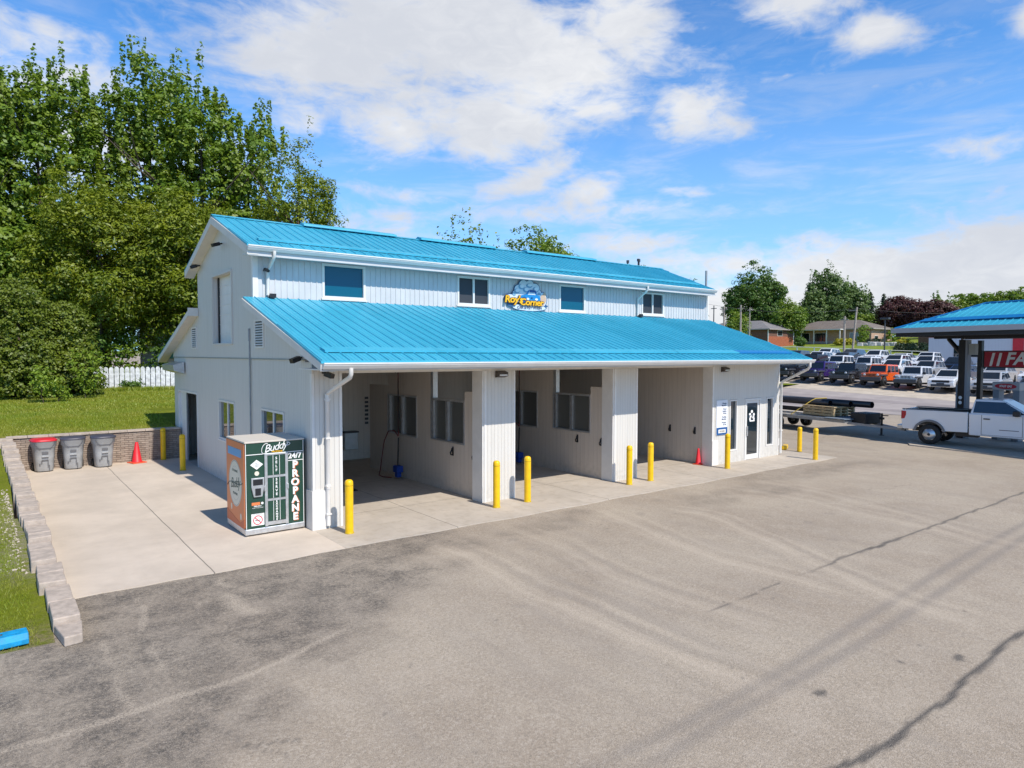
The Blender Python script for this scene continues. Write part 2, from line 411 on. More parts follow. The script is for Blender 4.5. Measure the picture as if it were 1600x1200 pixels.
# ------------------------------------------------------------------ terrain
def smooth01(t): t = np.clip(t, 0, 1); return t*t*(3-2*t)
PX = np.array([-1e4, 40, 48, 60, 72, 85, 97, 108, 120, 150, 250, 600, 3000.])
PZ = np.array([0, 0, .35, 1.28, 2.0, 2.6, 2.85, 3.45, 4.15, 6.3, 9.0, 12, 14.])
def hgt(x, y):
    x = np.asarray(x, float); y = np.asarray(y, float)
    return np.interp(x, PX, PZ) + .042*(np.clip(y, -5, 55)-25)*smooth01((x-42)/18)
def hz(x, y): return float(hgt(x, y))

def segdist(Xg, Yg, pts):
    best = np.full(Xg.shape, 1e9); along = np.zeros(Xg.shape); L = 0
    for (x0,y0),(x1,y1) in zip(pts[:-1], pts[1:]):
        dx, dy = x1-x0, y1-y0; l2 = dx*dx+dy*dy
        t = np.clip(((Xg-x0)*dx+(Yg-y0)*dy)/l2, 0, 1)
        d = np.hypot(Xg-x0-t*dx, Yg-y0-t*dy); mk = d < best
        best = np.where(mk, d, best); along = np.where(mk, L+t*math.sqrt(l2), along); L += math.sqrt(l2)
    return best, along, L
def spline(pts, n=8):
    out = []
    P = [pts[0]]+list(pts)+[pts[-1]]
    for i in range(1, len(P)-2):
        for k in range(n):
            t = k/n; p0,p1,p2,p3 = P[i-1],P[i],P[i+1],P[i+2]
            out.append(tuple(.5*((2*p1[j])+(-p0[j]+p2[j])*t+(2*p0[j]-5*p1[j]+4*p2[j]-p3[j])*t*t+(-p0[j]+3*p1[j]-3*p2[j]+p3[j])*t**3) for j in (0,1)))
    out.append(pts[-1]); return out

def ground():
    fx = np.arange(-3, 30, .05); fy = np.arange(2, 14, .05)
    xs = np.concatenate([[-2500,-1200,-600,-300,-150], np.arange(-90,-3,6.), fx, np.arange(30,62,.4), np.arange(62,130,2.), [140,160,190,240,320,450,700,1200,2500]])
    ys = np.concatenate([[-2500,-1200,-600,-300,-150], np.arange(-90,2,4.), fy, np.arange(14,60,.5), np.arange(60,120,3.), [140,180,240,320,450,700,1200,2500]])
    Xg, Yg = np.meshgrid(xs, ys, indexing='ij'); Z = hgt(Xg, Yg)
    nx, ny = Xg.shape
    rng = np.random.default_rng(3)
    # low-frequency wobble so that marks have ragged edges
    def vn(sc, seed):
        r = np.random.default_rng(seed); G = r.random((64, 64))
        u = (Xg/sc) % 63; v = (Yg/sc) % 63; i = np.minimum(u.astype(int), 62); j = np.minimum(v.astype(int), 62); fu = smooth01(u-i); fv = smooth01(v-j)
        return (G[i,j]*(1-fu)+G[i+1,j]*fu)*(1-fv)+(G[i,j+1]*(1-fu)+G[i+1,j+1]*fu)*fv
    wob = (vn(.35,1)-.5)*.10+(vn(1.1,2)-.5)*.2
    Xw, Yw = Xg+wob, Yg+(vn(.4,5)-.5)*.08
    seal = np.zeros(Xg.shape); light = np.zeros(Xg.shape); darkp = np.zeros(Xg.shape); skid = np.zeros(Xg.shape)
    def stroke(A, pts, wd, val, taper=True, soft=.6, warp=True, brk=0, seed=9):
        d, a, L = segdist(Xw if warp else Xg, Yw if warp else Yg, pts)
        k = np.clip(1-(d-wd*(1-soft))/(wd*soft*2+1e-6), 0, 1); k = smooth01(k)*val
        if taper: k = k*smooth01(a/(.15*L))*smooth01((L-a)/(.15*L))
        if brk: k = k*smooth01((vn(brk, seed)-.25)/.35)
        np.maximum(A, k, out=A)
    stroke(seal, [(11.0,6.49),(12.26,6.43),(13.32,6.51),(15.29,6.44),(16.77,6.45),(19.14,6.42),(22.4,6.41),(27,6.4)], .032, .8, soft=.5)
    stroke(seal, [(8.6,6.38),(10.0,6.43),(11.2,6.49)], .014, .6, soft=.6)
    stroke(seal, [(14.2,6.47),(16.0,6.45)], .05, .85, soft=.5)
    stroke(seal, [(5.2,3.2),(6.57,3.12),(7.19,3.01),(7.84,3.09),(8.46,3.03),(9.32,3.07),(10.28,3.1),(11.38,3.13),(13,3.1)], .042, .9, soft=.5)
    stroke(seal, [(1.02,8.5),(1.1,7.81),(1.1,7.26),(1.2,6.3),(1.0,5.2)], .012, .5, brk=.4)
    stroke(seal, [(1.9,7.1),(2.6,6.8)], .02, .5)
    for c in ((9.3,3.72),(10.0,3.35),(7.7,4.0)): stroke(seal, [c,(c[0]+.12,c[1]+.05)], .06, .8, taper=False, brk=.1)
    for sx_, sy_, ax_, n_ in ((1.6,8.4,-1.2,9),(5.5,11.5,-.5,6),(20.5,9.5,-.3,10)):
        p_ = [(sx_,sy_)]; a_ = ax_
        for k in range(n_): a_ = ax_+rng.uniform(-.6,.6); l_ = rng.uniform(.15,.35); p_.append((p_[-1][0]+l_*math.cos(a_), p_[-1][1]+l_*math.sin(a_)))
        stroke(seal, p_, .018, .35, soft=.5, warp=False)
    for k in range(16):
        c = (rng.uniform(6,20), rng.uniform(6,12.4)); stroke(skid, [c,(c[0]+rng.uniform(-.1,.1),c[1]+.06)], rng.uniform(.05,.13), .55, taper=False, soft=.9)
    for k in range(28):
        c = (rng.uniform(1,20), rng.uniform(3,12)); stroke(seal, [c,(c[0]+.03,c[1]+.02)], .02, .5, taper=False, warp=False)
    s1 = spline([(2.5,4.75),(4.64,4.62),(6.04,4.57),(7.74,4.59),(10.03,4.73),(12.53,4.89),(17.18,5.13),(24,5.3),(29,5.5)])
    s2 = spline([(2.7,4.35),(5.04,4.31),(6.29,4.36),(7.91,4.36),(10.09,4.39),(12.64,4.53),(18.05,4.79),(24,4.95),(29,5.1)])
    stroke(skid, s1, .085, .9, soft=.9, warp=False); stroke(skid, s2, .085, .9, soft=.9, warp=False)
    bays = [
      [(7.32,12.96),(7.38,11.14),(7.18,9.3),(7.19,8.2),(7.16,7.07),(7.18,6.21),(7.25,5.3),(7.4,3.9)],
      [(9.4,12.9),(9.35,12.1),(9.35,10.48),(8.92,8.49),(8.78,7.75),(8.92,6.53),(9.2,5.0)],
      [(12.43,13.03),(11.89,10.52),(11.36,8.66),(11.32,6.89),(11.4,5)],
      [(13.87,11.94),(14.13,10.39),(13.47,8.61),(12.74,7.06),(11.82,4.86),(11.51,3.17)],
      [(17.6,12.6),(17.85,9.93),(17.35,7.94),(17.26,6.43),(16.32,4.32)],
      [(19.4,12.8),(19.3,10.8),(18.8,8.7),(18.0,6.5),(17,4.0)]]
    for i, p in enumerate(bays):
        q = spline(p)
        for dx_, wd_, v_ in ((0,.10,.85),(.16,.05,.5),(-.22,.05,.35),(.55,.07,.45)): stroke(light, [(a+dx_, b) for a, b in q], wd_, v_*(1 if i in (0,2,3) else .75), soft=1.0)
        for dx_, wd_, v_ in ((.34,.08,.40),(-.45,.07,.28),(.9,.10,.25)): stroke(skid, [(a+dx_, b) for a, b in q], wd_, v_, soft=1.1, brk=3, seed=30+i)
    stroke(light, spline([(-1.6,8.4),(-.6,8.45),(-0.04,8.47),(0.51,8.49),(1.11,8.52),(1.66,8.6),(2.35,8.61),(3.01,8.77),(3.62,9.06),(4.4,9.49)]), .055, .85, soft=.9)
    stroke(light, spline([(1.8,8.0),(3.0,8.1),(4.4,8.4),(5.6,8.9)]), .03, .35, soft=.9)
    stroke(light, spline([(3.16,12.9),(3.03,11.38),(3.19,10.41)]), .12, 1.0, soft=1.0, brk=.25)
    stroke(light, spline([(1.83,12.66),(1.64,10.31),(1.66,8.63)]), .05, .8, soft=1.0, brk=.3)
    stroke(light, spline([(1.15,11.2),(1.15,9.6),(1.2,8.0)]), .05, .6, soft=1.0, brk=.3)
    for k in range(12):
        c = (rng.uniform(1.0,7.5), rng.uniform(8.7,12.8)); L = rng.uniform(.05,.3); a = rng.uniform(0,6.28)
        stroke(light, [c,(c[0]+L*math.cos(a),c[1]+L*math.sin(a))], rng.uniform(.02,.05), .45, taper=False)
    for pts, wd in (([(1.15,11.3),(1.2,9.4),(.2,9.2),(-2,9.6),(-3,10)],1.35), ([(1.6,12.2),(6.8,12.4)],1.0), ([(1.0,12.95),(7.4,12.9)],.75), ([(2.2,10.8),(5.2,11.2)],1.4), ([(1.8,9.6),(3.2,9.7)],1.1), ([(-2,8.8),(.5,7.6),(1.5,7.2)],.7)):
        d, a, L = segdist(Xg+(vn(.9,11)-.5)*1.2, Yg+(vn(.9,12)-.5)*1.2, pts); np.maximum(darkp, smooth01(1.5-d/wd*.85), out=darkp)
    for pts, wd in (([(19.4,12.3),(25.4,12.2)],.8), ([(9.5,12.2),(12.2,12.5)],.4), ([(15.5,11.6),(18.5,11.3)],.6)):
        d, a, L = segdist(Xg+(vn(.9,11)-.5)*1.2, Yg+(vn(.9,12)-.5)*1.2, pts); np.maximum(darkp, .42*smooth01(1.15-d/wd*.75), out=darkp)
    grass = smooth01((Xg-92-2*(vn(5,15)-.5))/1.5)
    V = np.stack([Xg, Yg, Z], -1).reshape(-1,3)
    I = np.arange(nx*ny).reshape(nx, ny)
    Fc = np.stack([I[:-1,:-1], I[1:,:-1], I[1:,1:], I[:-1,1:]], -1).reshape(-1,4)
    me = bpy.data.meshes.new('ground'); me.vertices.add(len(V)); me.vertices.foreach_set('co', V.ravel())
    me.loops.add(Fc.size); me.loops.foreach_set('vertex_index', Fc.ravel().astype(np.int32))
    me.polygons.add(len(Fc)); me.polygons.foreach_set('loop_start', (np.arange(len(Fc))*4).astype(np.int32)); me.polygons.foreach_set('loop_total', np.full(len(Fc),4,np.int32))
    me.polygons.foreach_set('use_smooth', np.ones(len(Fc), bool)); me.update(calc_edges=True)
    for nm, A in (('seal',seal),('light',light),('darkp',darkp),('skid',skid),('grass',grass)):
        at = me.attributes.new(nm, 'FLOAT', 'POINT'); at.data.foreach_set('value', A.ravel().astype(np.float32))
    m = bpy.data.materials.new('worn_asphalt'); m.use_nodes = True; t = NT(m.node_tree); b = m.node_tree.nodes['Principled BSDF']
    tcn = t.n('ShaderNodeTexCoord'); P = tcn.outputs['Object']
    A = {k: t.n('ShaderNodeAttribute', attribute_name=k).outputs['Fac'] for k in ('seal','light','darkp','skid','grass')}
    big = t.noise(P, .28, 5, .6, .4); mid = t.noise(P, 1.7, 6, .65); fine = t.noise(P, 38, 3, .7); peb = t.n('ShaderNodeTexVoronoi'); t.l(P, peb.inputs[0]); peb.inputs['Scale'].default_value = 60
    strk = t.noise(t.comb(t.m('MULTIPLY', t.xyz(P)[0], 1.6), t.m('MULTIPLY', t.xyz(P)[1], .22), 0), 1.0, 5, .6, .5)
    grn = t.noise(P, 26, 4, .75)
    c = t.mix(t.rng(big, .32, .68), (.350,.285,.215,1), (.435,.365,.280,1))
    c = t.mix(t.rng(grn, .58, .36, 0, .28), c, (.16,.135,.11,1)); c = t.mix(t.rng(grn, .52, .70, 0, .28), c, (.56,.49,.41,1))
    pb2 = t.n('ShaderNodeTexVoronoi'); t.l(P, pb2.inputs[0]); pb2.inputs['Scale'].default_value = 34
    pc = t.xyz(pb2.outputs['Color'])[0]; c = t.mix(t.rng(pc, .55, 1, 0, .22), c, (.10,.09,.08,1)); c = t.mix(t.rng(pc, .35, 0, 0, .22), c, (.62,.55,.47,1))
    c = t.mix(t.m('MULTIPLY', t.rng(mid, .40, .75), .35), c, (.46,.395,.32,1))
    c = t.mix(t.m('MULTIPLY', t.rng(strk, .45, .75), .38), c, (.285,.245,.205,1))
    c = t.mix(t.m('MULTIPLY', t.rng(strk, .45, .22), .30), c, (.48,.40,.32,1))
    dk = t.m('MULTIPLY', A['darkp'], t.rng(t.m('ADD', t.m('MULTIPLY', mid, .8), t.m('MULTIPLY', fine, .5)), .80, .45, .35, 1))
    dk = t.m('MULTIPLY', dk, t.rng(t.noise(P, 15, 4, .75), .66, .40, .42, 1.0)); c = t.mix(t.m('MULTIPLY', dk, .97), c, (.060,.055,.051,1))
    c = t.mix(t.m('MULTIPLY', A['skid'], t.m('MULTIPLY_ADD', mid, .5, .25)), c, (.185,.165,.150,1))
    spk = t.rng(fine, .40, .58)
    c = t.mix(t.m('MULTIPLY', A['light'], t.m('MULTIPLY_ADD', spk, .50, .14)), c, (.58,.49,.385,1))
    c = t.mix(t.m('MULTIPLY', A['seal'], t.rng(fine, .30, .46, .6, 1)), c, (.055,.053,.052,1))
    sp2 = t.noise(P, 90, 2, .6)
    c = t.mix(t.rng(t.noise(P, 17, 5, .8), .60, .74, 0, .35), c, (.62,.54,.45,1))
    c = t.mix(t.rng(sp2, .50, .72, 0, .45), c, (.62,.55,.47,1))
    c = t.mix(t.rng(sp2, .47, .30, 0, .55), c, (.06,.055,.05,1))
    gn = t.noise(P, 1.2, 7, .7); gc = t.mix(t.rng(gn, .3, .7), (.13,.19,.016,1), (.23,.27,.03,1))
    c = t.mix(A['grass'], c, gc)
    t.l(c, b.inputs['Base Color']); b.inputs['Roughness'].default_value = .92; b.inputs['Specular IOR Level'].default_value = .25
    bn = t.n('ShaderNodeBump'); bn.inputs['Strength'].default_value = .55; bn.inputs['Distance'].default_value = .008
    t.l(t.m('ADD', t.m('MULTIPLY', peb.outputs['Distance'], .8), fine), bn.inputs['Height']); t.l(bn.outputs[0], b.inputs['Normal'])
    me.materials.append(m)
    o = bpy.data.objects.new('ground', me); COL.objects.link(o); o['kind'] = 'structure'
ground()

def strip(name, xa, xb, y0, y1, dz, mt, n=60):
    mb = MB(); ys = np.linspace(y0, y1, n); xs = np.linspace(xa, xb, max(3, int((xb-xa)/1.0)))
    vs = [(x_, y_, hz(x_, y_)+dz) for x_ in xs for y_ in ys]; k = len(ys)
    mb.add(vs, [(i*k+j, (i+1)*k+j, (i+1)*k+j+1, i*k+j+1) for i in range(len(xs)-1) for j in range(k-1)], True)
    return struct(name, mb, mt)
M['road'] = mat('road_asphalt', (.37,.325,.305), .9, nscale=.8, namt=.12)
M['road2'] = mat('road_edge_asphalt', (.30,.26,.25), .9, nscale=.8, namt=.15)
M['shoulder'] = mat('pale_shoulder', (.52,.45,.36), .9, nscale=1.2, namt=.15)
strip('road', 45.5, 55, -60, 150, .02, M['road'])
strip('road_wheel_track', 47.2, 48.4, -60, 150, .03, M['road2'])
strip('road_wheel_track', 51.2, 52.6, -60, 150, .03, M['road2'])
strip('road_shoulder', 55.02, 58.6, -60, 150, .024, M['shoulder'])
strip('car_lot', 58.62, 91, -60, 60, .028, mat('car_lot_asphalt', (.32,.285,.26), .9, nscale=.7, namt=.15))

# concrete pad with saw-cut joints
def concretemat(name, base, joints_x=(), joints_y=(), stain=.35):
    m = bpy.data.materials.new(name); m.use_nodes = True; t = NT(m.node_tree); b = m.node_tree.nodes['Principled BSDF']
    tcn = t.n('ShaderNodeTexCoord'); P = tcn.outputs['Object']; x, y, z = t.xyz(P)[:3]
    n1 = t.noise(P, .6, 6, .62, .3); n2 = t.noise(P, 4, 6, .65); n3 = t.noise(P, 60, 3, .7)
    c = t.mix(t.rng(n1, .3, .7), tuple(v*.88 for v in base)+(1,), tuple(v*1.06 for v in base)+(1,))
    c = t.mix(t.m('MULTIPLY', t.rng(n2, .45, .75), stain*.55), c, (base[0]*.62, base[1]*.57, base[2]*.50, 1))
    sk = t.noise(t.comb(t.m('MULTIPLY', x, 2.2), t.m('MULTIPLY', y, .35), 0), 1.2, 5, .6)
    c = t.mix(t.m('MULTIPLY', t.rng(sk, .5, .8), stain*.6), c, (base[0]*.62, base[1]*.60, base[2]*.56, 1))
    c = t.mix(t.rng(n3, .62, .8, 0, .25), c, (.15,.14,.13,1))
    j = None
    wob = t.m('MULTIPLY', t.m('SUBTRACT', t.noise(P, .8, 3), .5), .05)
    for axis, lst in ((x, joints_x), (y, joints_y)):
        for v in lst:
            d = t.m('ABSOLUTE', t.m('SUBTRACT', t.m('ADD', axis, wob), v)); k = t.rng(d, .006, .016, 1, 0)
            j = k if j is None else t.m('MAXIMUM', j, k)
    if j is not None: c = t.mix(t.m('MULTIPLY', j, .75), c, (.10,.09,.08,1))
    t.l(c, b.inputs['Base Color']); b.inputs['Roughness'].default_value = .85; b.inputs['Specular IOR Level'].default_value = .3
    bn = t.n('ShaderNodeBump'); bn.inputs['Strength'].default_value = .3; bn.inputs['Distance'].default_value = .004
    t.l(n3, bn.inputs['Height']); t.l(bn.outputs[0], b.inputs['Normal'])
    return m
M['pad'] = concretemat('broom_finish_concrete', (.60,.515,.425), (3.15,), (), .22)
M['apron'] = concretemat('bay_apron_concrete', (.50,.44,.37), (8.5,13.5,18.45,22.0), (15.8,19.5), .75)
PADZ = .02
edge = [(.95,13.08)]+[(1.0+.35*i, 13.08+.025*math.sin(i*1.7)+.02*math.sin(i*.6)) for i in range(1,14)]
pp = MB(); pl = edge+[(5.72,13.1),(5.72,28.42),(.50,28.42)]
pp.prism([(a,b) for a,b in pl], 'z', -.05, PADZ); struct('concrete_pad', pp, M['pad'])
pp = MB(); pl = [(5.722,13.1)]+[(6.0+.5*i, 13.08+.03*math.sin(i*1.3)+.02*math.sin(i*.45)) for i in range(1,40)]+[(26.25,13.1),(26.45,16.5),(26.5,29),(5.722,29)]
pp.prism(pl, 'z', -.05, PADZ+.001); struct('bay_apron', pp, M['apron'])
# concrete island of the fuel canopy (the truck stands beside it)
pp = MB(); pp.prism([(32.35,12.9),(31.55,5.6),(31,2),(43,1.2),(43.5,11.2),(33.3,13.4)], 'z', -.05, .05); struct('canopy_island_slab', pp, concretemat('island_concrete', (.47,.41,.34), (), (), .5), )

# ------------------------------------------------------------------ the wash building
X0, Y0, XE, YB = 5.72, 14.84, 24.93, 29.36        # gable wall, front wall, far end, back wall
YU0, YU1, YR = 18.98, 25.22, 22.10                # upper storey walls, ridge
B = Thing('car_wash_building', 'long white metal car wash with blue ribbed roofs, an upper storey and three open bays', 'car wash building', (X0, Y0, PADZ))
bp = lambda n, mb, mt, parent=None, bevel=0, label=None: B.part(n, mb, mt, parent, True, bevel, label)
Z0 = PADZ+.002
def zlow(y): return 3.90+(y-13.44)*.3075 if y <= YR else 3.90+((2*YR-y)-13.44)*.3075
def zup(y): return 6.95+(y-18.45)*.364 if y <= YR else 6.95+((2*YR-y)-18.45)*.364
HD = 3.60                                          # underside of the header
# front piers
wf = MB()
wf.box(X0, 6.42, Y0, Y0+.42, Z0, 3.86)
wf.box(10.50, 11.53, Y0, Y0+.30, Z0, HD); wf.box(15.52, 16.57, Y0, Y0+.30, Z0, HD)
bp('front_pier_cladding', wf, M['side'])
hd = MB(); hd.box(6.42, 20.62, Y0+.012, Y0+.30, HD, 3.86); bp('header_beam', hd, M['soffit'])
tr = MB()                                          # corner trims and jambs, slightly proud
for x in (X0-.012, 6.42-.05, 10.50-.012, 11.53-.05, 15.52-.012, 16.57-.05): tr.box(x, x+.062, Y0-.012, Y0+.10, Z0, HD)
for x in (10.44, 15.46): tr.box(x, x+.058, Y0+.02, Y0+.50, Z0, HD)
tr.box(X0-.035, X0+.30, Y0-.035, Y0+.36, Z0, .92)
bp('corner_trim', tr, M['white'])
# office front wall with openings left for door and two narrow windows
of = MB(); OX0 = 20.62
def wallgrid(mb, xs, zs, holes, y0, y1):
    for i in range(len(xs)-1):
        for j in range(len(zs)-1):
            if (i, j) not in holes: mb.box(xs[i], xs[i+1], y0, y1, zs[j], zs[j+1])
wallgrid(of, [OX0, 21.62, 22.12, 22.60, 23.68, 24.04, 24.56, XE], [Z0, .44, 2.38, 3.86], {(1,1),(3,0),(3,1),(5,1)}, Y0, Y0+.16)
bp('office_wall', of, M['side'])
ot = MB(); ot.box(OX0-.05, OX0+.02, Y0-.012, Y0+.42, Z0, 3.6); ot.box(XE-.06, XE+.012, Y0-.014, Y0+.12, Z0, 3.86); ot.box(OX0-.06, OX0+.30, Y0-.03, Y0+.30, Z0, .92); bp('corner_trim', ot, M['white'])
def framed(name, x0, x1, z0, z1, y, fw, glass, depth=.10, mull=None, frame=None, sill=True, proud=.012):
    fr = MB(); frame = frame or M['white']
    fr.box(x0, x0+fw, y-proud, y+depth, z0, z1); fr.box(x1-fw, x1, y-proud, y+depth, z0, z1)
    fr.box(x0+fw, x1-fw, y-proud+.002, y+depth, z1-fw, z1); fr.box(x0+fw, x1-fw, y-proud+.002, y+depth, z0, z0+fw)
    if mull: fr.box(mull-fw*.45, mull+fw*.45, y-proud+.015, y+depth, z0+fw, z1-fw)
    if sill: fr.box(x0-.03, x1+.03, y-proud-.03, y+.02, z0-.05, z0-.002)
    f = bp(name, fr, frame)
    gl = MB(); gl.box(x0+fw-.005, x1-fw+.005, y+depth*.45, y+depth*.6, z0+fw-.005, z1-fw+.005)
    bp('pane', gl, glass, f); return f
framed('narrow_window', 21.63, 22.11, .45, 2.37, Y0, .055, M['gwin'], .14, sill=False)
framed('narrow_window', 24.05, 24.55, .45, 2.37, Y0, .055, M['gwin'], .14, sill=False)
dr = MB(); dr.box(22.61, 22.68, Y0-.012, Y0+.14, Z0, 2.37); dr.box(23.60, 23.67, Y0-.012, Y0+.14, Z0, 2.37); dr.box(22.68, 23.60, Y0-.010, Y0+.14, 2.30, 2.37)
door = bp('glass_door', dr, M['white'])
dl = MB(); ya, yb = Y0+.03, Y0+.08
dl.box(22.685, 22.79, ya, yb, Z0+.01, 2.295); dl.box(23.49, 23.595, ya, yb, Z0+.01, 2.295); dl.box(22.79, 23.49, ya+.002, yb, 2.19, 2.295); dl.box(22.79, 23.49, ya+.002, yb, Z0+.01, .22)
bp('door_leaf', dl, M['white'], door)
pn = MB(); pn.box(22.785, 23.495, ya+.02, ya+.032, .215, 2.195); bp('pane', pn, M['gwin'], door)
hn = MB(); hn.box(22.72, 22.78, ya-.06, ya-.03, .95, 1.32); hn.box(22.74, 22.76, ya-.04, ya+.002, 1.0, 1.03); hn.box(22.74, 22.76, ya-.04, ya+.002, 1.24, 1.27); bp('door_handle', hn, M['alu'], door)
dc = MB()                                          # small white decal on the door pane
def disc(mb, cx, cz, rx, rz, y, n=20, th=.004):
    mb.prism([(cx+rx*math.cos(-2*math.pi*k/n), cz+rz*math.sin(-2*math.pi*k/n)) for k in range(n)], 'y', y-th, y)
for cx, cz, a, b_ in ((23.14,1.86,.07,.06),(23.02,1.76,.07,.05),(23.27,1.74,.06,.06),(23.10,1.66,.10,.045),(23.20,1.64,.11,.04),(23.02,1.57,.05,.07),(23.28,1.57,.045,.06)): disc(dc, cx, cz, a, b_, ya+.019)
dc.box(23.0, 23.32, ya+.013, ya+.018, 1.475, 1.525); bp('door_decal', dc, M['wdecal'], door)

# gable wall facing the bins: roller door opening, two windows, loft door
gw = MB(); GX0, GX1 = X0, X0+.18
ys = [Y0+.42, 16.68, 18.50, 20.98, 22.78, 25.62, 28.70, YB]; zs = [Z0, .02+1.32, 2.60, 2.68, 3.93]
for i in range(len(ys)-1):
    for j in range(len(zs)-1):
        if (i in (1,3) and j == 1) or (i == 5 and j < 3): continue
        gw.box(GX0, GX1, ys[i], ys[i+1], zs[j], zs[j+1])
bp('gable_wall', gw, M['side'])
# upper gable sheeting, 20 mm proud above the trim line, with a hole for the loft door
gx0, gx1 = X0-.022, X0+.12
ug = MB(); LY0, LY1, LZ0, LZ1 = 21.02, 23.18, 4.38, 6.50
def zr(y): return (zup(y) if YU0 <= y <= YU1 else zlow(y))-.05
def gpiece(y0, y1, zb, zt0, zt1): ug.prism([(y0,zb),(y1,zb),(y1,zt1),(y0,zt0)], 'x', gx0, gx1)
gpiece(Y0-.02, YU0, 3.93, zlow(Y0)-.05, zlow(YU0)-.05)
for a, b_ in ((YU0,LY0),(LY1,YU1)): gpiece(a, b_, 3.93, zup(a)-.05, zup(b_)-.05) if not (a < YR < b_) else None
gpiece(LY0, YR, LZ1, zup(LY0)-.05, zup(YR)-.05); gpiece(YR, LY1, LZ1, zup(YR)-.05, zup(LY1)-.05)
gpiece(LY0, LY1, 3.93, LZ0, LZ0)
gpiece(YU1, YB+.02, 3.93, zlow(YU1)-.05, zlow(YB)-.05)
bp('upper_gable_sheeting', ug, M['side'])
tl = MB(); tl.box(X0-.035, X0-.001, Y0-.03, YB+.03, 3.90, 3.928); bp('trim_line', tl, M['grey'])
ld = MB(); ld.box(X0+.16, X0+.20, LY0-.05, LY1+.05, LZ0-.05, LZ1+.05)
for k in range(1, 7): ld.box(X0+.150, X0+.16, LY0, LY1, LZ0+k*.3, LZ0+k*.3+.02)
ldo = bp('loft_door', ld, M['white'])
lf = MB(); lf.box(X0-.06, X0+.16, LY0-.05, LY0+.01, LZ0-.03, LZ1+.06); lf.box(X0-.06, X0+.16, LY1-.01, LY1+.05, LZ0-.03, LZ1+.06)
lf.box(X0-.058, X0+.16, LY0+.01, LY1-.01, LZ1-.01, LZ1+.06); lf.box(X0-.058, X0+.16, LY0+.01, LY1-.01, LZ0-.06, LZ0-.01); bp('loft_door_frame', lf, M['side'], ldo)
lk = MB(); lk.box(X0+.12, X0+.158, LY1-.09, LY1-.015, LZ0, LZ1-.01); bp('door_track', lk, M['black'], ldo)
for (a, b_, za, zb) in ((18.10,18.86,4.20,4.97),(25.44,26.18,4.22,4.98)):
    v = MB(); v.box(X0-.05, X0-.024, a, a+.06, za, zb); v.box(X0-.05, X0-.024, b_-.06, b_, za, zb); v.box(X0-.048, X0-.024, a+.06, b_-.06, zb-.05, zb); v.box(X0-.048, X0-.024, a+.06, b_-.06, za, za+.05)
    n = 9
    for k in range(n):
        zc = za+.07+(zb-za-.14)*(k+.5)/n; v.hexa([(X0-.052,a+.06,zc-.028),(X0-.030,a+.06,zc+.002),(X0-.030,b_-.06,zc+.002),(X0-.052,b_-.06,zc-.028),(X0-.052,a+.06,zc-.016),(X0-.030,a+.06,zc+.014),(X0-.030,b_-.06,zc+.014),(X0-.052,b_-.06,zc-.016)])
    vo = bp('louvre_vent', v, M['white']); d = MB(); d.box(X0-.0265, X0-.0225, a+.02, b_-.02, za+.02, zb-.02); bp('vent_void', d, M['black'], vo)
def sidewin(y0, y1, z0, z1):
    fr = MB(); fw = .06; xa, xb = X0-.02, X0+.12
    fr.box(xa, xb, y0, y0+fw, z0, z1); fr.box(xa, xb, y1-fw, y1, z0, z1); fr.box(xa+.002, xb, y0+fw, y1-fw, z1-fw, z1); fr.box(xa+.002, xb, y0+fw, y1-fw, z0, z0+fw)
    ymid = (y0+y1)/2; fr.box(xa+.04, xb, ymid-.04, ymid+.04, z0+fw, z1-fw); fr.box(X0-.05, X0+.01, y0-.03, y1+.03, z0-.05, z0-.002)
    f = bp('sliding_window', fr, M['white'])
    s = MB(); s.box(xa+.05, xa+.07, y0+fw, y0+fw+.04, z0+fw, z1-fw); s.box(xa+.05, xa+.07, ymid+.04, ymid+.08, z0+fw, z1-fw); [B.part('sash', q_, M['dark'], f, True) for q_ in s.pieces()]
    g = MB(); g.box(X0+.05, X0+.065, y0+fw-.005, y1-fw+.005, z0+fw-.005, z1-fw+.005); bp('pane', g, M['gwin'], f)
sidewin(16.69, 18.49, 1.345, 2.595); sidewin(20.99, 22.77, 1.345, 2.595)
rd = MB(); rd.box(X0-.02, X0+.16, 25.625, 25.70, Z0, 2.675); rd.box(X0-.02, X0+.16, 28.62, 28.695, Z0, 2.675); rd.box(X0-.018, X0+.16, 25.70, 28.62, 2.60, 2.675); rdo = bp('roller_door_frame', rd, M['white'])
rr = MB(); rr.box(X0+.06, X0+.10, 27.55, 28.62, Z0, 2.60)
for k in range(1, 8): rr.box(X0+.052, X0+.06, 27.55, 28.62, k*.32, k*.32+.02)
bp('door_leaf', rr, M['white'], rdo)
ra = MB(); ra.box(X0+.03, X0+.07, 27.47, 27.54, Z0, 2.60); bp('door_edge', ra, M['grey'], rdo)
hd2 = MB(); hd2.prism([(X0-.04,3.30),(X0-.40,3.42),(X0-.42,3.62),(X0-.04,3.74)], 'y', 27.4, 29.5); bp('rear_hood', hd2, M['alu'])
cd = MB(); cd.tube([(X0-.04,19.33,1.3),(X0-.04,19.33,4.45)], .022, 8); cd.tube([(X0-.04,19.33,4.40),(X0-.04,19.33,4.75)], .035, 8); bp('conduit', cd, M['grey'])
# back wall, far end wall
bw = MB(); bw.box(X0+.18, XE, YB-.16, YB, Z0, 3.93); bp('back_wall', bw, M['side'])
ew = MB(); ew.prism([(Y0+.16,Z0),(YB-.16,Z0),(YB-.16,zlow(YB)-.05),(YU1,zlow(YU1)-.05),(YU0,zlow(YU0)-.05),(Y0+.16,zlow(Y0+.16)-.07)], 'x', XE-.16, XE); bp('end_wall', ew, M['side'])
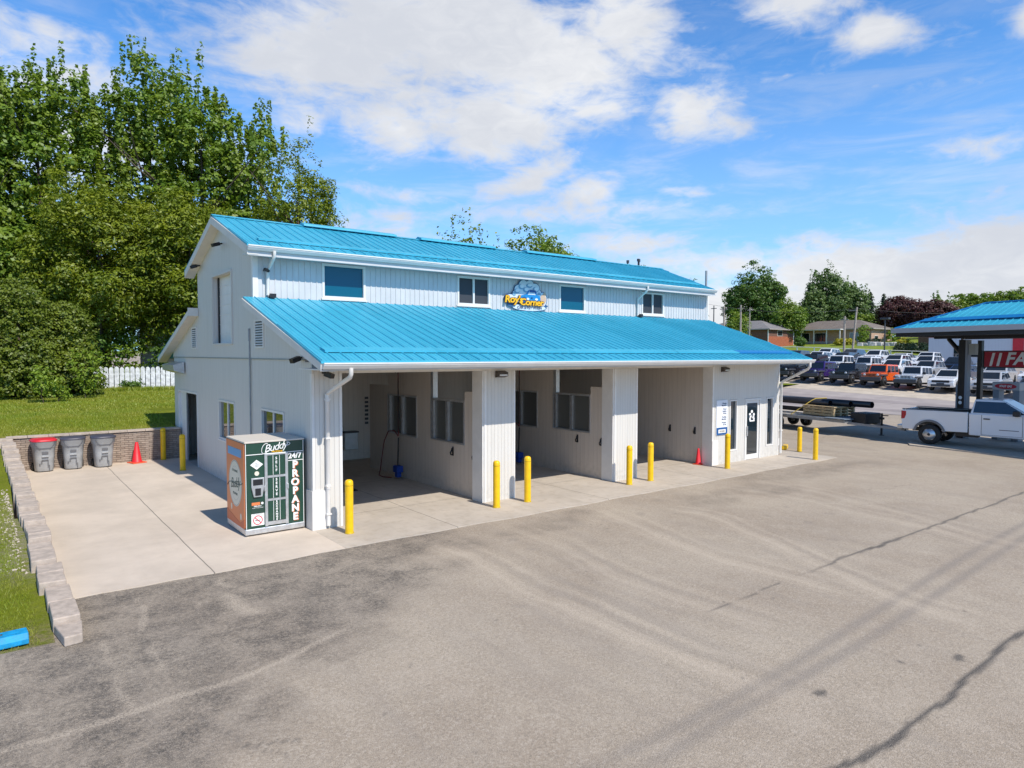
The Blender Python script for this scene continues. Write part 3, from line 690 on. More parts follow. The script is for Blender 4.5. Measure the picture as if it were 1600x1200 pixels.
# bay partitions
def partition(x, solid=False):
    p = MB(); xa, xb = x, x+.14
    if solid:
        p.box(xa, xb, Y0+.42, 24.0, Z0, 3.74); return bp('bay_partition', p, M['inner'])
    A0, A1, B0, B1 = 15.90, 17.76, 18.60, 20.58
    p.box(xa, xb, Y0+.50, A0, Z0, 2.99); p.box(xa, xb, A0, A1, Z0, 1.46); p.box(xa, xb, A1, B0, Z0, 3.74)
    p.box(xa, xb, B0, B1, Z0, 1.40); p.box(xa, xb, B0, B1, 2.72, 3.74); p.box(xa, xb, B1, 21.95, Z0, 2.99)
    po = bp('bay_partition', p, M['inner'])
    for a, b_, za, zb in ((A0,A1,1.46,2.72),(B0,B1,1.40,2.72)):
        f = MB(); fw = .05
        f.box(xa-.02, xb+.02, a, a+fw, za, zb); f.box(xa-.02, xb+.02, b_-fw, b_, za, zb); f.box(xa-.018, xb+.02, a+fw, b_-fw, zb-.05, zb); f.box(xa-.018, xb+.02, a+fw, b_-fw, za, za+.05)
        ym = (a+b_)/2
        for yy in (ym-.03, ym+.05, b_-fw-.09): f.box(xa-.01, xb+.01, yy-.018, yy+.018, za+.05, zb-.05)
        fo = bp('partition_window', f, M['alu'], po)
    for a, b_, za, zb in ((A0,A1,1.46,2.72),(B0,B1,1.40,2.72)):
        g = MB(); g.box(x+.06, x+.075, a+.045, b_-.045, za+.045, zb-.045); bp('pane', g, M['gbay'], po)
    h = MB()
    for yy in (15.38, 16.50):
        h.tube([(x-.01,yy,1.33),(x-.05,yy,1.31),(x-.06,yy,1.25),(x-.10,yy,1.20),(x-.09,yy,1.14),(x-.03,yy,1.13)], .022, 6); h.box(x-.02, x-.002, yy-.03, yy+.03, 1.10, 1.36)
    bp('mat_clip', h, M['black'], po)
    pb = MB(); pb.box(xa-.01, xb+.01, A1-.16, A1-.02, 2.73, 3.735); bp('steel_post', pb, M['alu'], po)
partition(10.56); partition(15.50); partition(20.60, True)
h = MB()
for yy in (15.60, 16.75): h.tube([(20.59,yy,1.33),(20.55,yy,1.31),(20.54,yy,1.25),(20.50,yy,1.20),(20.51,yy,1.14),(20.57,yy,1.13)], .022, 6); h.box(20.575, 20.598, yy-.03, yy+.03, 1.10, 1.36)
bp('mat_clip', h, M['black'])
ib = MB(); ib.box(X0+.20, XE-.16, 24.0, 24.14, Z0, 3.74); bp('bay_back_wall', ib, M['inner'])
ce = MB(); ce.box(X0+.20, XE-.17, Y0+.31, 24.0, 3.745, 3.80); bp('bay_ceiling', ce, M['ceil'])
sf = MB(); sf.box(X0-.30, XE-.02, 13.50, Y0-.002, 3.70, 3.73); bp('soffit', sf, M['soffit'])
# upper storey front wall: sheet plus real vertical ribs
uw = MB(); wins = [(7.70,8.96,5.72,6.64),(12.36,13.60,5.74,6.62),(16.88,18.12,5.71,6.62),(21.44,22.74,5.75,6.60)]
xs = [X0-.02]; 
for a, b_, c, d in wins: xs += [a, b_]
xs += [25.86]
uw.box(X0+.12, 25.86, YU0, YU0+.12, 5.45, 5.70); uw.box(X0+.12, 25.86, YU0, YU0+.12, 6.66, zup(YU0)-.07)
for i in range(len(xs)-1):
    if i % 2 == 0: uw.box(xs[i] if i else X0+.12, xs[i+1], YU0, YU0+.12, 5.70, 6.66)
rb = uw; x = X0+.06
while x < 25.85:
    hole = [w_ for w_ in wins if w_[0]-.10 < x < w_[1]+.06]
    if hole:
        w_ = hole[0]; rb.box(x, x+.03, YU0-.018, YU0+.002, 5.48, w_[2]-.11); rb.box(x, x+.03, YU0-.018, YU0+.002, w_[3]+.07, 6.93)
    else: rb.box(x, x+.03, YU0-.018, YU0+.002, 5.48, 6.93)
    x += .17
bp('upper_front_wall', uw, M['upper'])
ct = MB(); ct.box(X0-.04, X0+.10, YU0-.03, YU0+.10, 5.40, 6.95); ct.box(25.80, 25.88, YU0-.03, YU0+.10, 5.40, 6.95); bp('corner_trim', ct, M['white'])
for i, (a, b_, c, d) in enumerate(wins):
    framed('upper_window', a-.05, b_+.05, c-.05, d+.04, YU0, .07, M['gteal'] if i in (0,2) else M['gscreen'], .10, mull=None if i in (0,2) else (a+b_)/2, proud=.03)
uc = MB(); uc.box(25.74, 25.86, YU0+.12, YU1, 5.3, zup(YU0)-.07); uc.box(X0+.12, 25.86, YU1-.12, YU1, 5.3, zup(YU1)-.07); uc.prism([(YU0+.12,6.9),(YU1-.12,6.9),(YR,zup(YR)-.07)], 'x', 25.74, 25.86)
bp('upper_back_wall', uc, M['side'])

# roofs: sheet on the slope with standing ribs
def roof_slope(name, ya, yb, zf, xl_a, xl_b, xr_a, xr_b, flip=False, ribs=True):
    """ya eave, yb top; left and right ends given at eave (a) and top (b)"""
    za, zb = zf(ya), zf(yb); t = .05; mb = MB()
    A = [(xl_a,ya,za),(xr_a,ya,za),(xr_b,yb,zb),(xl_b,yb,zb)]
    if flip: A = [A[1],A[0],A[3],A[2]]
    mb.hexa([(p[0],p[1],p[2]-t) for p in A]+A)
    if ribs:
        rm = mb; x = min(xl_a,xl_b)+.02; k = 0
        while x < max(xr_a,xr_b)-.03:
            y1_, y2_ = ya, yb
            if x > min(xr_a,xr_b):                      # clip by the slanting end
                f = (x+.03-xr_a)/(xr_b-xr_a) if xr_b != xr_a else 0
                if f > 0: y1_ = ya+(yb-ya)*min(f,1)
            if x < max(xl_a,xl_b) and xl_a < xl_b:
                f = 1-(x-xl_a)/(xl_b-xl_a); y2_ = ya+(yb-ya)*max(0, 1-f) if f > 0 else yb
            wd, h_ = (.034, .026) if k % 3 == 0 else (.016, .007)
            if abs(y2_-y1_) > .1:
                z1_, z2_ = zf(y1_), zf(y2_)
                if flip: y1_, y2_, z1_, z2_ = y2_, y1_, z2_, z1_
                mb_ = [(x,y1_,z1_-.002),(x+wd,y1_,z1_-.002),(x+wd,y2_,z2_-.002),(x,y2_,z2_-.002)]
                mb_ += [(x+wd*.22,y1_,z1_+h_),(x+wd*.78,y1_,z1_+h_),(x+wd*.78,y2_,z2_+h_),(x+wd*.22,y2_,z2_+h_)]
                rm.hexa(mb_)
            x += .305/3; k += 1
    return bp(name, mb, M['roof'])
RL = roof_slope('lower_roof', 13.44, YU0-.02, zlow, 5.38, 5.42, 24.86, 25.95)
RU = roof_slope('upper_roof', 18.45, YR, zup, 5.40, 5.44, 25.66, 26.30)
roof_slope('upper_roof', 2*YR-18.45, YR, zup, 5.40, 5.44, 25.66, 26.30, True, False)
roof_slope('lower_roof', 2*YR-13.44, YU1+.02, zlow, 5.38, 5.42, 24.86, 25.95, True, False)
rc = MB()
for s in (1, -1): rc.slab((5.42,YR,zup(YR)+.035),(26.31,YR,zup(YR)+.035),(26.31,YR-s*.18,zup(YR)+.035-.18*.364),(5.42,YR-s*.18,zup(YR)+.035-.18*.364), .012*s)
bp('ridge_cap', rc, M['roof'], RU)
# snow guards: long angle strips; ridge vents
def guard(xa, xb, y, zf, w_=.20, lift=.05):
    g = MB(); dz = .3075 if zf is zlow else .364
    g.slab((xa,y,zf(y)+lift),(xb,y,zf(y)+lift),(xb,y+w_,zf(y+w_)+lift+.0),(xa,y+w_,zf(y+w_)+lift), .012)
    g.box(xa, xb, y-.012, y-.001, zf(y)+.02, zf(y)+lift+.02)
    for k in range(int((xb-xa)/1.2)+1): g.box(xa+k*1.2, xa+k*1.2+.02, y+.02, y+w_, zf(y)-.0, zf(y)+lift+.03)
    return g
for a, b_ in ((5.68,11.6),(11.62,17.5),(17.52,20.9)): bp('snow_guard', guard(a, b_, 13.98, zlow, .26), M['roof'], RL)
bp('snow_guard', guard(20.92, 24.35, 13.98, zlow, .26), mat('deeper_blue_metal', (.004,.17,.44), .4), RL)
for a, b_ in ((5.85,11.9),(11.92,17.9),(17.92,25.2)): bp('snow_guard', guard(a, b_, 18.95, zup, .22), M['roof'], RU)
for a, b_ in ((8.2,11.6),(12.6,16.0),(17.6,21.6)):
    v = MB(); v.prism([(YR-.30,zup(YR)-.04),(YR+.30,zup(YR)-.04),(YR+.27,zup(YR)+.03),(YR,zup(YR)+.11),(YR-.27,zup(YR)+.03)], 'x', a, b_); bp('ridge_vent', v, M['roof'], RU, .01)
# fascia, rake boards and soffits on the gable
fa = MB()
def rake(ya, yb, zf, xx, drop=.17, xw=None):
    fa.hexa([(xx-.02,ya,zf(ya)-.05-drop),(xx+.005,ya,zf(ya)-.05-drop),(xx+.005,yb,zf(yb)-.05-drop),(xx-.02,yb,zf(yb)-.05-drop),
             (xx-.02,ya,zf(ya)-.051),(xx+.005,ya,zf(ya)-.051),(xx+.005,yb,zf(yb)-.051),(xx-.02,yb,zf(yb)-.051)])
    fa.hexa([(xx+.006,ya,zf(ya)-.05-drop),(X0-.02,ya,zf(ya)-.05-drop),(X0-.02,yb,zf(yb)-.05-drop),(xx+.006,yb,zf(yb)-.05-drop),
             (xx+.006,ya,zf(ya)-.03-drop),(X0-.02,ya,zf(ya)-.03-drop),(X0-.02,yb,zf(yb)-.03-drop),(xx+.006,yb,zf(yb)-.03-drop)])
rake(13.46, YU0-.01, zlow, 5.40); rake(YU1+.01, 2*YR-13.46, zlow, 5.40)
rake(18.46, YR, zup, 5.42, .22); rake(YR, 2*YR-18.46, zup, 5.42, .22)
fa.box(5.365, X0-.03, YU1-.04, YU1+.005, zlow(YU1)-.26, zlow(YU1)+.02)
bp('rake_board', fa, M['soffit'])
fb = MB(); fb.box(5.42, 24.86, 13.46, 13.49, 3.70, 3.845); fb.box(5.42, 25.66, 18.47, 18.50, 6.66, 6.90); fb.box(5.42, 25.8, 18.50, YU0-.03, 6.70, 6.73); fb.box(5.42, 24.8, 2*YR-13.49, 2*YR-13.46, 3.70, 3.845); bp('fascia', fb, M['upper'])
def gutter(xa, xb, y, z):
    g = MB(); pr_ = [(y+.02,z-.13),(y-.06,z-.13),(y-.115,z-.06),(y-.115,z-.035),(y-.135,z-.03),(y-.135,z),(y-.115,z),(y-.115,z-.02),(y+.02,z-.02)]
    g.prism(pr_[::-1], 'x', xa, xb)
    return g
bp('gutter', gutter(5.40, 24.90, 13.45, 3.865), M['white']); bp('gutter', gutter(5.40, 25.68, 18.46, 6.92), M['white'])
def pipe(path, r=.045):
    mb = MB(); mb.tube(path, r, 8); return mb
dsA = pipe([(6.02,13.40,3.74),(6.02,13.40,3.62),(6.03,13.47,3.55),(6.05,14.68,3.18),(6.05,14.77,3.10),(6.05,14.77,.10)], .050)
for z_ in (3.0, 2.1, 1.0, .35): dsA.box(5.99, 6.11, 14.71, 14.835, z_, z_+.035)
dsA.tube([(6.05,14.77,2.96),(6.05,14.77,3.14)], .062, 8); dsA.tube([(6.05,14.77,.95),(6.05,14.77,1.05)], .062, 8); bp('downspout', dsA, M['white'])
dsB = pipe([(24.62,13.40,3.74),(24.62,13.40,3.60),(24.66,13.50,3.50),(24.97,14.70,2.98),(24.99,14.77,2.90),(24.99,14.77,.10)], .05); dsB.box(24.93, 25.05, 14.72, 14.83, 1.0, 1.04); bp('downspout', dsB, M['white'])
for xx in (6.10, 21.12):
    d_ = pipe([(xx,18.40,6.80),(xx,18.40,6.68),(xx-.01,18.50,6.58),(xx-.03,18.86,6.36),(xx-.03,18.90,6.28),(xx-.03,18.90,5.66)], .045)
    bp('downspout', d_, M['white']); 
    s = MB(); s.box(xx-.0, xx+.16, 18.78, 18.92, zlow(18.85)+.03, zlow(18.85)+.14); bp('splash_outlet', s, M['black'])
# wall lights
sc_ = MB(); sc_.tube([(5.98,YU0-.02,6.34),(5.98,YU0-.14,6.36)], .022, 6); sc_.tube([(5.98,YU0-.14,6.36),(6.02,YU0-.30,6.30)], .045, 8); bp('security_camera', sc_, M['black'])
def wall_pack(x, y, z):
    b_ = MB(); b_.hexa([(x-.17,y-.16,z-.05),(x+.17,y-.16,z-.05),(x+.17,y-.002,z-.09),(x-.17,y-.002,z-.09),(x-.17,y-.15,z+.06),(x+.17,y-.15,z+.06),(x+.17,y-.002,z+.10),(x-.17,y-.002,z+.10)])
    o = bp('wall_light', b_, mat('bronze_housing', (.06,.045,.035), .5), None, .01)
    l_ = MB(); l_.box(x-.13, x+.13, y-.175, y-.161, z-.045, z+.0); bp('lens', l_, M['lamp'], o)
wall_pack(11.02, Y0, 3.50); wall_pack(21.22, Y0, 3.50); wall_pack(15.95, Y0-.0, 3.68) if False else None
def flood(x, y, z, dx, dy, s=1.0):
    b_ = MB(); c = Vector((x,y,z)); d = Vector((dx,dy,-.35)).normalized(); q = d.to_track_quat('X','Z').to_matrix()
    vs = [c+q@Vector((u*.30*s,v*.09*s,w_*.07*s)) for w_ in (-1,1) for u, v in ((0,-1),(1,-1),(1,1),(0,1))]
    b_.hexa(vs); b_.tube([c, c-Vector((dx,dy,0)).normalized()*.10+Vector((0,0,.02))], .025, 6)
    bp('flood_light', b_, M['black'])
flood(X0-.10, 15.35, 3.95, -1, -.3, .75); flood(6.0, Y0-.12, 3.60, .5, -1, .7); flood(X0-.14, 21.9, 7.40, -1, -.2, .75); flood(X0-.14, 24.75, 7.02, -1, .1, .7)
# fixtures in the bays
cb = MB(); cb.box(10.38, 10.90, 23.70, 23.99, .45, 1.08); cbo = bp('control_box', cb, mat('galvanised_box', (.42,.44,.45), .4, .5, nscale=6), None, .01)
cl = MB(); cl.box(10.35, 10.93, 23.66, 23.995, 1.082, 1.13); bp('box_lid', cl, M['black'], cbo)
ds = MB()
for k in range(7): ds.box(11.33, 11.47, 23.975, 23.998, 1.35+k*.16, 1.44+k*.16)
bp('instruction_plates', ds, M['dark'])
bm_ = MB()
for x in (9.3, 14.3, 19.2):
    bm_.tube([(x-1.0,18.3,3.735),(x-1.0,18.3,3.62)], .04, 8); bm_.tube([(x-1.0,18.3,3.62),(x+.8,19.4,3.62),(x+.95,19.5,3.60),(x+1.0,19.52,3.45)], .022, 6)
bp('hose_boom', bm_, M['dark'])
vp = MB()
for x, y, h_ in ((24.9,23.0,.62),(25.15,22.5,.45),(25.55,22.9,.70)):
    vp.tube([(x,y,zup(y)-.05),(x,y,zup(y)+h_)], .035, 8); vp.tube([(x,y,zup(y)+h_-.02),(x,y,zup(y)+h_+.10)], .07, 8)
bp('vent_pipe', vp, M['dark'], RU)
pm = MB(); pm.tube([(26.15,19.3,PADZ),(26.15,19.3,7.9)], .05, 8); pm.tube([(26.15,19.3,6.2),(26.15,19.3,6.6)], .08, 8)
single('service_mast', pm, M['grey'], 'thin grey service mast standing against the far end of the wash building', 'mast')
mtb = MB(); mtb.box(25.50, 25.80, 15.25, 15.55, .30, .58); mtb.box(25.58, 25.70, 15.35, 15.45, PADZ, .30); single('utility_box', mtb, M['white'], 'small white utility box on the ground beside the far front corner of the building', 'utility box', bevel=.01)

# ------------------------------------------------------------------ text
FONTS = {}
def text_mesh(txt, size, ext=.003, shear=0, align='CENTER', bold=0, spacing=1.0):
    cu = bpy.data.curves.new('txt', 'FONT'); cu.body = txt; cu.size = size; cu.extrude = ext; cu.shear = shear; cu.align_x = align; cu.align_y = 'CENTER'
    cu.offset = bold; cu.space_character = spacing; cu.resolution_u = 3
    o = bpy.data.objects.new('txt', cu); COL.objects.link(o)
    bpy.context.view_layer.update()
    me = bpy.data.meshes.new_from_object(o.evaluated_get(bpy.context.evaluated_depsgraph_get()))
    bpy.data.objects.remove(o); bpy.data.curves.remove(cu)
    me.materials.clear(); return me
def front_text(me, x, y, z, facing='-y', rot=0):
    """orient a text mesh to stand upright on a wall; facing -y or -x"""
    T = Matrix.Translation((x,y,z))
    Rm = Matrix.Rotation(rad(90), 4, 'X')
    if facing == '-x': Rm = Matrix.Rotation(rad(-90), 4, 'Z')@Rm
    me.transform(T@Rm@Matrix.Rotation(rot, 4, 'Z')); return me
def join_meshes(lst):
    vs, fs = [], []
    for me in lst:
        o = len(vs); vs += [tuple(v.co) for v in me.vertices]; fs += [tuple(i+o for i in p.vertices) for p in me.polygons]
    out = bpy.data.meshes.new('lettering'); out.from_pydata(vs, [], fs); out.update(); return out
def outl(name, mesh, mt, th, parentobj, off):
    me = mesh; me.materials.append(mt); return me

# shop sign on the upper wall
SG = Thing('shop_sign', "cut-out Roy's Corner sign with foam clouds and a blue car on the upper wall", 'sign', (15.24, YU0-.05, 5.71)); SG.o.scale = (.94,1,.79)
def P_(mb, pts, y0, y1): mb.prism([(15.24-15.24+a, b) for a, b in pts], 'y', y0, y1)
def dsc(mb, cx, cz, rx, rz, y0, y1, n=18): mb.prism([(cx+rx*math.cos(-2*math.pi*k/n), cz+rz*math.sin(-2*math.pi*k/n)) for k in range(n)][::-1], 'y', y0, y1)
yo = [0]
def layer(mb, items, y, th=.006):
    for cx, cz, rx, rz in items: mb.prism([(cx+rx*math.cos(2*math.pi*k/18), cz+rz*math.sin(2*math.pi*k/18)) for k in range(18)], 'y', y-th-yo[0], y); yo[0] += .00013
foam = [(-.36,.80,.24,.22),(-.52,.60,.17,.16),(-.16,1.02,.22,.22),(.14,1.08,.18,.17),(.40,.90,.22,.22),(.55,.68,.16,.18),(0,.72,.45,.34),(-.1,.42,.62,.22)]
bk = MB(); layer(bk, [(a,b,c+.035,d+.035) for a,b,c,d in foam], 0.0, .012); layer(bk, [(-.80,.38,.30,.22),(.12,.02,.85,.175),(.45,.12,.62,.10),(.78,.42,.24,.36),(-.72,.12,.22,.12)], 0.0, .012)
SG.part('backing', bk, mat('sign_backing_blue', (.03,.10,.22), .5))
fm = MB(); layer(fm, foam, -.016, .004); layer(fm, [(-.80,.38,.26,.18),(.12,0.02,.82,.15),(.78,.42,.20,.32)], -.016, .004); SG.part('foam', fm, mat('sign_foam_white', (.62,.70,.76), .5))
sh = MB()
for a, b, c, d in [(-.5,.72,.13,.11),(-.28,.93,.14,.12),(.1,1.0,.15,.10),(.42,.84,.15,.13),(.60,.62,.09,.11),(-.05,.80,.16,.12),(.28,.70,.12,.08),(-.62,.58,.08,.08)]: layer(sh, [(a,b,c,d)], -.024, .003)
SG.part('foam_shading', sh, mat('sign_foam_blue', (.19,.36,.50), .5))
lt = MB()
for a, b, c, d in [(-.47,.75,.09,.075),(-.25,.96,.10,.085),(.13,1.03,.10,.06),(.45,.87,.10,.09),(-.02,.83,.11,.08)]: layer(lt, [(a,b,c,d)], -.030, .003)
SG.part('foam_highlight', lt, mat('sign_foam_pale', (.70,.77,.82), .5))
car_ = MB(); P_(car_, [(-.30,.32),(.62,.32),(.66,.42),(.62,.56),(.48,.60),(.42,.78),(.05,.80),(-.06,.60),(-.28,.56),(-.34,.44)], -.045, -.036); SG.part('car_picture', car_, mat('sign_car_blue', (.01,.22,.52), .4))
cw = MB(); P_(cw, [(.02,.60),(.40,.60),(.35,.74),(.10,.75)], -.052, -.046); layer(cw, [(.02,.40,.07,.05),(.44,.40,.07,.05)], -.050, .004); SG.part('car_windscreen', cw, mat('sign_pale', (.72,.78,.82), .4))
cd_ = MB(); P_(cd_, [(.10,.70),(.42,.70),(.40,.80),(.12,.82)], -.062, -.056); layer(cd_, [(-.16,.36,.12,.13),(.22,.46,.05,.035)], -.056, .004); SG.part('car_shadow_shapes', cd_, M['navy'])
tn = MB(); layer(tn, [(.80,.42,.15,.22),(.86,.64,.07,.10),(.74,.22,.11,.12)], -.030, .004); SG.part('tan_bubble', tn, mat('sign_tan', (.56,.40,.28), .5))
def gold(txt, size, x, z, mt, y, bold, sh_=.12, ext=.005): 
    me = text_mesh(txt, size, ext, sh_, bold=bold, spacing=.92); front_text(me, x, y, z); return me
SG.part('letter_outline', join_meshes([gold("Roy's", .43, -.68, .33, None, -.066, .035), gold("Corner", .41, .18, .24, None, -.067, .035)]), mat('sign_letter_outline', (.10,.05,.02), .5))
SG.part('letters', join_meshes([gold("Roy's", .43, -.68, .33, None, -.080, .010), gold("Corner", .41, .18, .24, None, -.081, .010)]), M['gold'])
SG.part('small_letters', join_meshes([gold('CAR & PET WASH', .165, .12, .005, None, -.044, .0, 0)]), mat('sign_dark_text', (.12,.13,.18), .5))

# service list sign beside the office door
IS = Thing('service_list_sign', 'narrow white sign with a blue box at its foot, left of the office door', 'sign', (21.12, Y0-.012, 1.10))
b_ = MB(); b_.box(-.33, .33, -.018, 0, 0, 1.28); IS.part('panel', b_, mat('sign_panel_white', (.80,.82,.86), .4))
rows = [('Change', 1.16),('Machine', 1.08),('Wand', .95),('Bubble', .87),('Wash', .79),('Vending', .66),('Machine', .58),('Vacuum', .46),('& Pet', .38)]
tx = [front_text(text_mesh(t_, .085, .002, align='RIGHT', bold=.001), .26, -.021, z_) for t_, z_ in rows]
IS.part('lettering', join_meshes(tx), mat('sign_grey_ink', (.12,.15,.22), .5))
b_ = MB(); b_.box(-.32, .32, -.026, -.0185, .01, .28); IS.part('blue_box', b_, M['navy'])
b_ = MB(); b_.box(-.22, .22, -.031, -.0265, .08, .21); IS.part('white_box', b_, M['wdecal'])
IS.part('box_lettering', front_text(text_mesh('WASH', .11, .002, bold=.003), 0, -.034, .142), mat('sign_box_ink', (.35,.32,.28), .5))

# ------------------------------------------------------------------ propane exchange cabinet
CX0, CX1, CY0, CY1 = 4.32, 5.63, 15.17, 16.58
PC = Thing('propane_cabinet', 'dark green and orange propane exchange cabinet standing at the front corner of the building', 'vending machine', (CX0, CY0, PADZ))
Wd, Dp, Ht = CX1-CX0, CY1-CY0, 2.10
b_ = MB(); b_.box(0, Wd, 0, Dp, .13, 2.06); PC.part('body', b_, M['green'], bevel=.012)
b_ = MB(); b_.box(-.012, Wd+.012, -.012, Dp+.012, .03, .165); PC.part('base', b_, M['alu'], bevel=.02)
b_ = MB(); b_.box(-.01, Wd+.01, -.02, Dp+.01, 2.062, 2.10); PC.part('top', b_, mat('cabinet_top_beige', (.60,.55,.48), .6), bevel=.008)
b_ = MB(); b_.box(-.014, -.002, .02, Dp-.01, .20, 2.05); so_ = PC.part('orange_side', b_, M['orange'])
b_ = MB(); b_.prism([(.02,.166),(Dp-.01,.166),(Dp-.01,.42),(.7,.30),(.35,.26),(.02,.40)], 'x', -.018, -.0145); PC.part('side_lower_band', b_, M['orange2'], so_)
b_ = MB(); b_.box(-.018, -.0145, .22, Dp-.14, 1.72, 1.90); PC.part('blue_strip', b_, M['bluedec'], so_)
def xdisc(mb, cy, cz, ry, rz, x0, x1, n=36): mb.prism([(cy+ry*math.cos(2*math.pi*k/n), cz+rz*math.sin(2*math.pi*k/n)) for k in range(n)], 'x', x0, x1)
b_ = MB(); xdisc(b_, .70, 1.10, .50, .53, -.018, -.0145); PC.part('round_decal', b_, M['cream'], so_)
ring = MB()
for r0, r1 in ((.47,.485),(.36,.365)):
    for k in range(48):
        a0, a1 = 2*math.pi*k/48, 2*math.pi*(k+1)/48
        ring.add([(-.0192,.70+r*math.cos(a),1.10+r*1.06*math.sin(a)) for r, a in ((r0,a0),(r1,a0),(r1,a1),(r0,a1))], [(0,1,2,3)])
PC.part('ring_line', ring, M['grey'], so_)
inkd = mat('decal_ink_dark', (.03,.07,.06), .5)
t1 = front_text(text_mesh('Buddy', .33, .001, .45, bold=.001, spacing=.85), -.020, .70, 1.10, '-x', rad(8))
t2 = front_text(text_mesh('PROPANE', .08, .001), -.020, .70, .86, '-x'); t3 = front_text(text_mesh('EXCHANGE', .075, .001), -.020, .70, 1.38, '-x')
PC.part('decal_lettering', join_meshes([t1,t2,t3]), inkd, so_)
sw = MB(); sw.tube([(-.020,.70-.62*math.cos(a),1.10-.17*(a/math.pi-.5)*2-.06*math.sin(a*2)) for a in np.linspace(0.5,math.pi-.2,24)], .009, 5); PC.part('decal_swash', sw, inkd, so_)
b_ = MB()
for cy, cz in ((1.02,.52),(.30,.40)): xdisc(b_, cy, cz, .05, .075, -.018, -.0145, 14)
PC.part('drop_mark', b_, M['cream'], so_)
yf = -.006                                         # front face layers
def fbox(x0, x1, z0, z1, d0, d1): 
    m_ = MB(); m_.box(x0, x1, -d1, -d0, z0, z1); return m_
b_ = MB()
for x in (.008, Wd-.02): b_.box(x, x+.012, -.012, -.001, .17, 2.05)
b_.box(.02, Wd-.02, -.014, -.001, 1.80, 1.815); PC.part('edge_trim', b_, M['wdecal'])
b_ = MB(); b_.box(.94, Wd-.02, -.010, -.001, 1.60, 1.615); PC.part('panel_line', b_, M['wdecal'])
b_ = MB(); b_.box(.415, .475, -.035, -.001, .18, 1.80); b_.box(.875, .935, -.035, -.001, .18, 1.80); PC.part('door_frame', b_, M['alu'])
bars = [(1.77,1.80),(1.265,1.315),(.745,.795),(.20,.28)]
b_ = MB()
for z0_, z1_ in bars: b_.box(.4752, .8748, -.030, -.001, z0_, z1_)
PC.part('door_rail', b_, M['alu'])
for z0_, z1_ in ((.29,.74),(.80,1.26),(1.32,1.765)):
    d_ = MB(); d_.box(.48, .87, -.020, -.001, z0_, z1_); do = PC.part('locker_door', d_, M['green'], bevel=.004)
    l_ = MB(); l_.box(.60, .609, -.0235, -.0205, z0_, z1_); l_.box(.745, .754, -.0235, -.0205, z0_, z1_); PC.part('white_stripe', l_, M['wdecal'], do)
for wd_, zt, zb in (('SELF',1.69,1.42),('SERVE',1.21,.88),('EXCHANGE',.72,.31)):
    n = len(wd_); L = []
    for i, ch in enumerate(wd_): L.append(front_text(text_mesh(ch, .078 if n < 6 else .062, .002, bold=.003), .677, -.0225, zt-(zt-zb)*i/(n-1)))
    PC.part('locker_word', join_meshes(L), M['wdecal'])
L = []; Lo = []
for i, ch in enumerate('PROPANE'):
    z_ = 1.50-i*.198; L.append(front_text(text_mesh(ch, .225, .003, bold=.010), 1.10, -.014, z_)); Lo.append(front_text(text_mesh(ch, .225, .002, bold=.012), 1.118, -.007, z_-.014))
PC.part('letter_shadow', join_meshes(Lo), M['orange']); PC.part('big_letters', join_meshes(L), M['wdecal'])
PC.part('hours_lettering', front_text(text_mesh('24/7', .17, .003, bold=.006), 1.10, -.014, 1.71), M['wdecal'])
bl = text_mesh('Buddy', .235, .003, .42, bold=.0, spacing=.86); PC.part('brand_lettering', front_text(bl, .66, -.018, 1.945, rot=rad(9)), M['wdecal'])
sw = MB(); sw.tube([(.44+.075*math.cos(a)*1.1, -.018, 1.925+.105*math.sin(a)+.04*math.cos(a)) for a in np.linspace(.9,5.6,22)], .008, 5)
sw.tube([(.93+.06*math.cos(a), -.018, 2.0+.035*math.sin(a)) for a in np.linspace(-2.2,2.0,14)], .008, 5); PC.part('brand_swash', sw, M['wdecal'])
PC.part('brand_small_lettering', front_text(text_mesh('PROPANE', .055, .002, bold=.001), .70, -.016, 1.842), M['gold'])
b_ = MB(); b_.prism([(.11,1.58),(.25,1.47),(.39,1.58),(.25,1.69)], 'y', -.008, -.001); PC.part('diamond_decal', b_, M['wdecal'])
PC.part('diamond_lettering', join_meshes([front_text(text_mesh(a, .04, .001), .25, -.0095, z_) for a, z_ in (('PAY',1.615),('HERE',1.575),('FIRST',1.535))]), M['grey'])
b_ = MB(); disc(b_, .25, 1.385, .05, .05, -.001, 20, .012); PC.part('round_button', b_, M['cream'])
b_ = MB(); b_.prism([(.12,1.29),(.40,1.29),(.40,1.10),(.355,.87),(.17,.87),(.12,1.10)][::-1], 'y', -.05, -.001); pay = PC.part('payment_panel', b_, M['alu'], bevel=.006)
b_ = MB(); b_.box(.155, .365, -.054, -.0505, 1.13, 1.26); PC.part('screen', b_, M['black'], pay)
b_ = MB(); b_.box(.20, .32, -.058, -.0505, .90, 1.06); PC.part('card_reader', b_, M['black'], pay)
b_ = MB(); b_.box(.12, .40, -.008, -.001, .50, .76); inf = PC.part('info_sticker', b_, mat('sticker_dark', (.02,.05,.035), .5))
b_ = MB(); b_.box(.13, .31, -.011, -.0085, .68, .745); PC.part('sticker_orange_bar', b_, M['orange'], inf)
b_ = MB(); disc(b_, .36, .715, .027, .027, -.0085, 16, .003); PC.part('sticker_dot', b_, M['wdecal'], inf)
PC.part('sticker_lettering', join_meshes([front_text(text_mesh('PRE-PAY', .045, .001, bold=.001), .26, -.010, .655), front_text(text_mesh('HOW TO EXCHANGE', .024, .001), .26, -.010, .62)]), M['wdecal'], inf)
b_ = MB(); b_.box(.12, .40, -.008, -.001, .225, .49); ns = PC.part('no_smoking_sign', b_, M['wdecal'])
red = mat('sign_red', (.55,.02,.04), .5)
rg = MB()
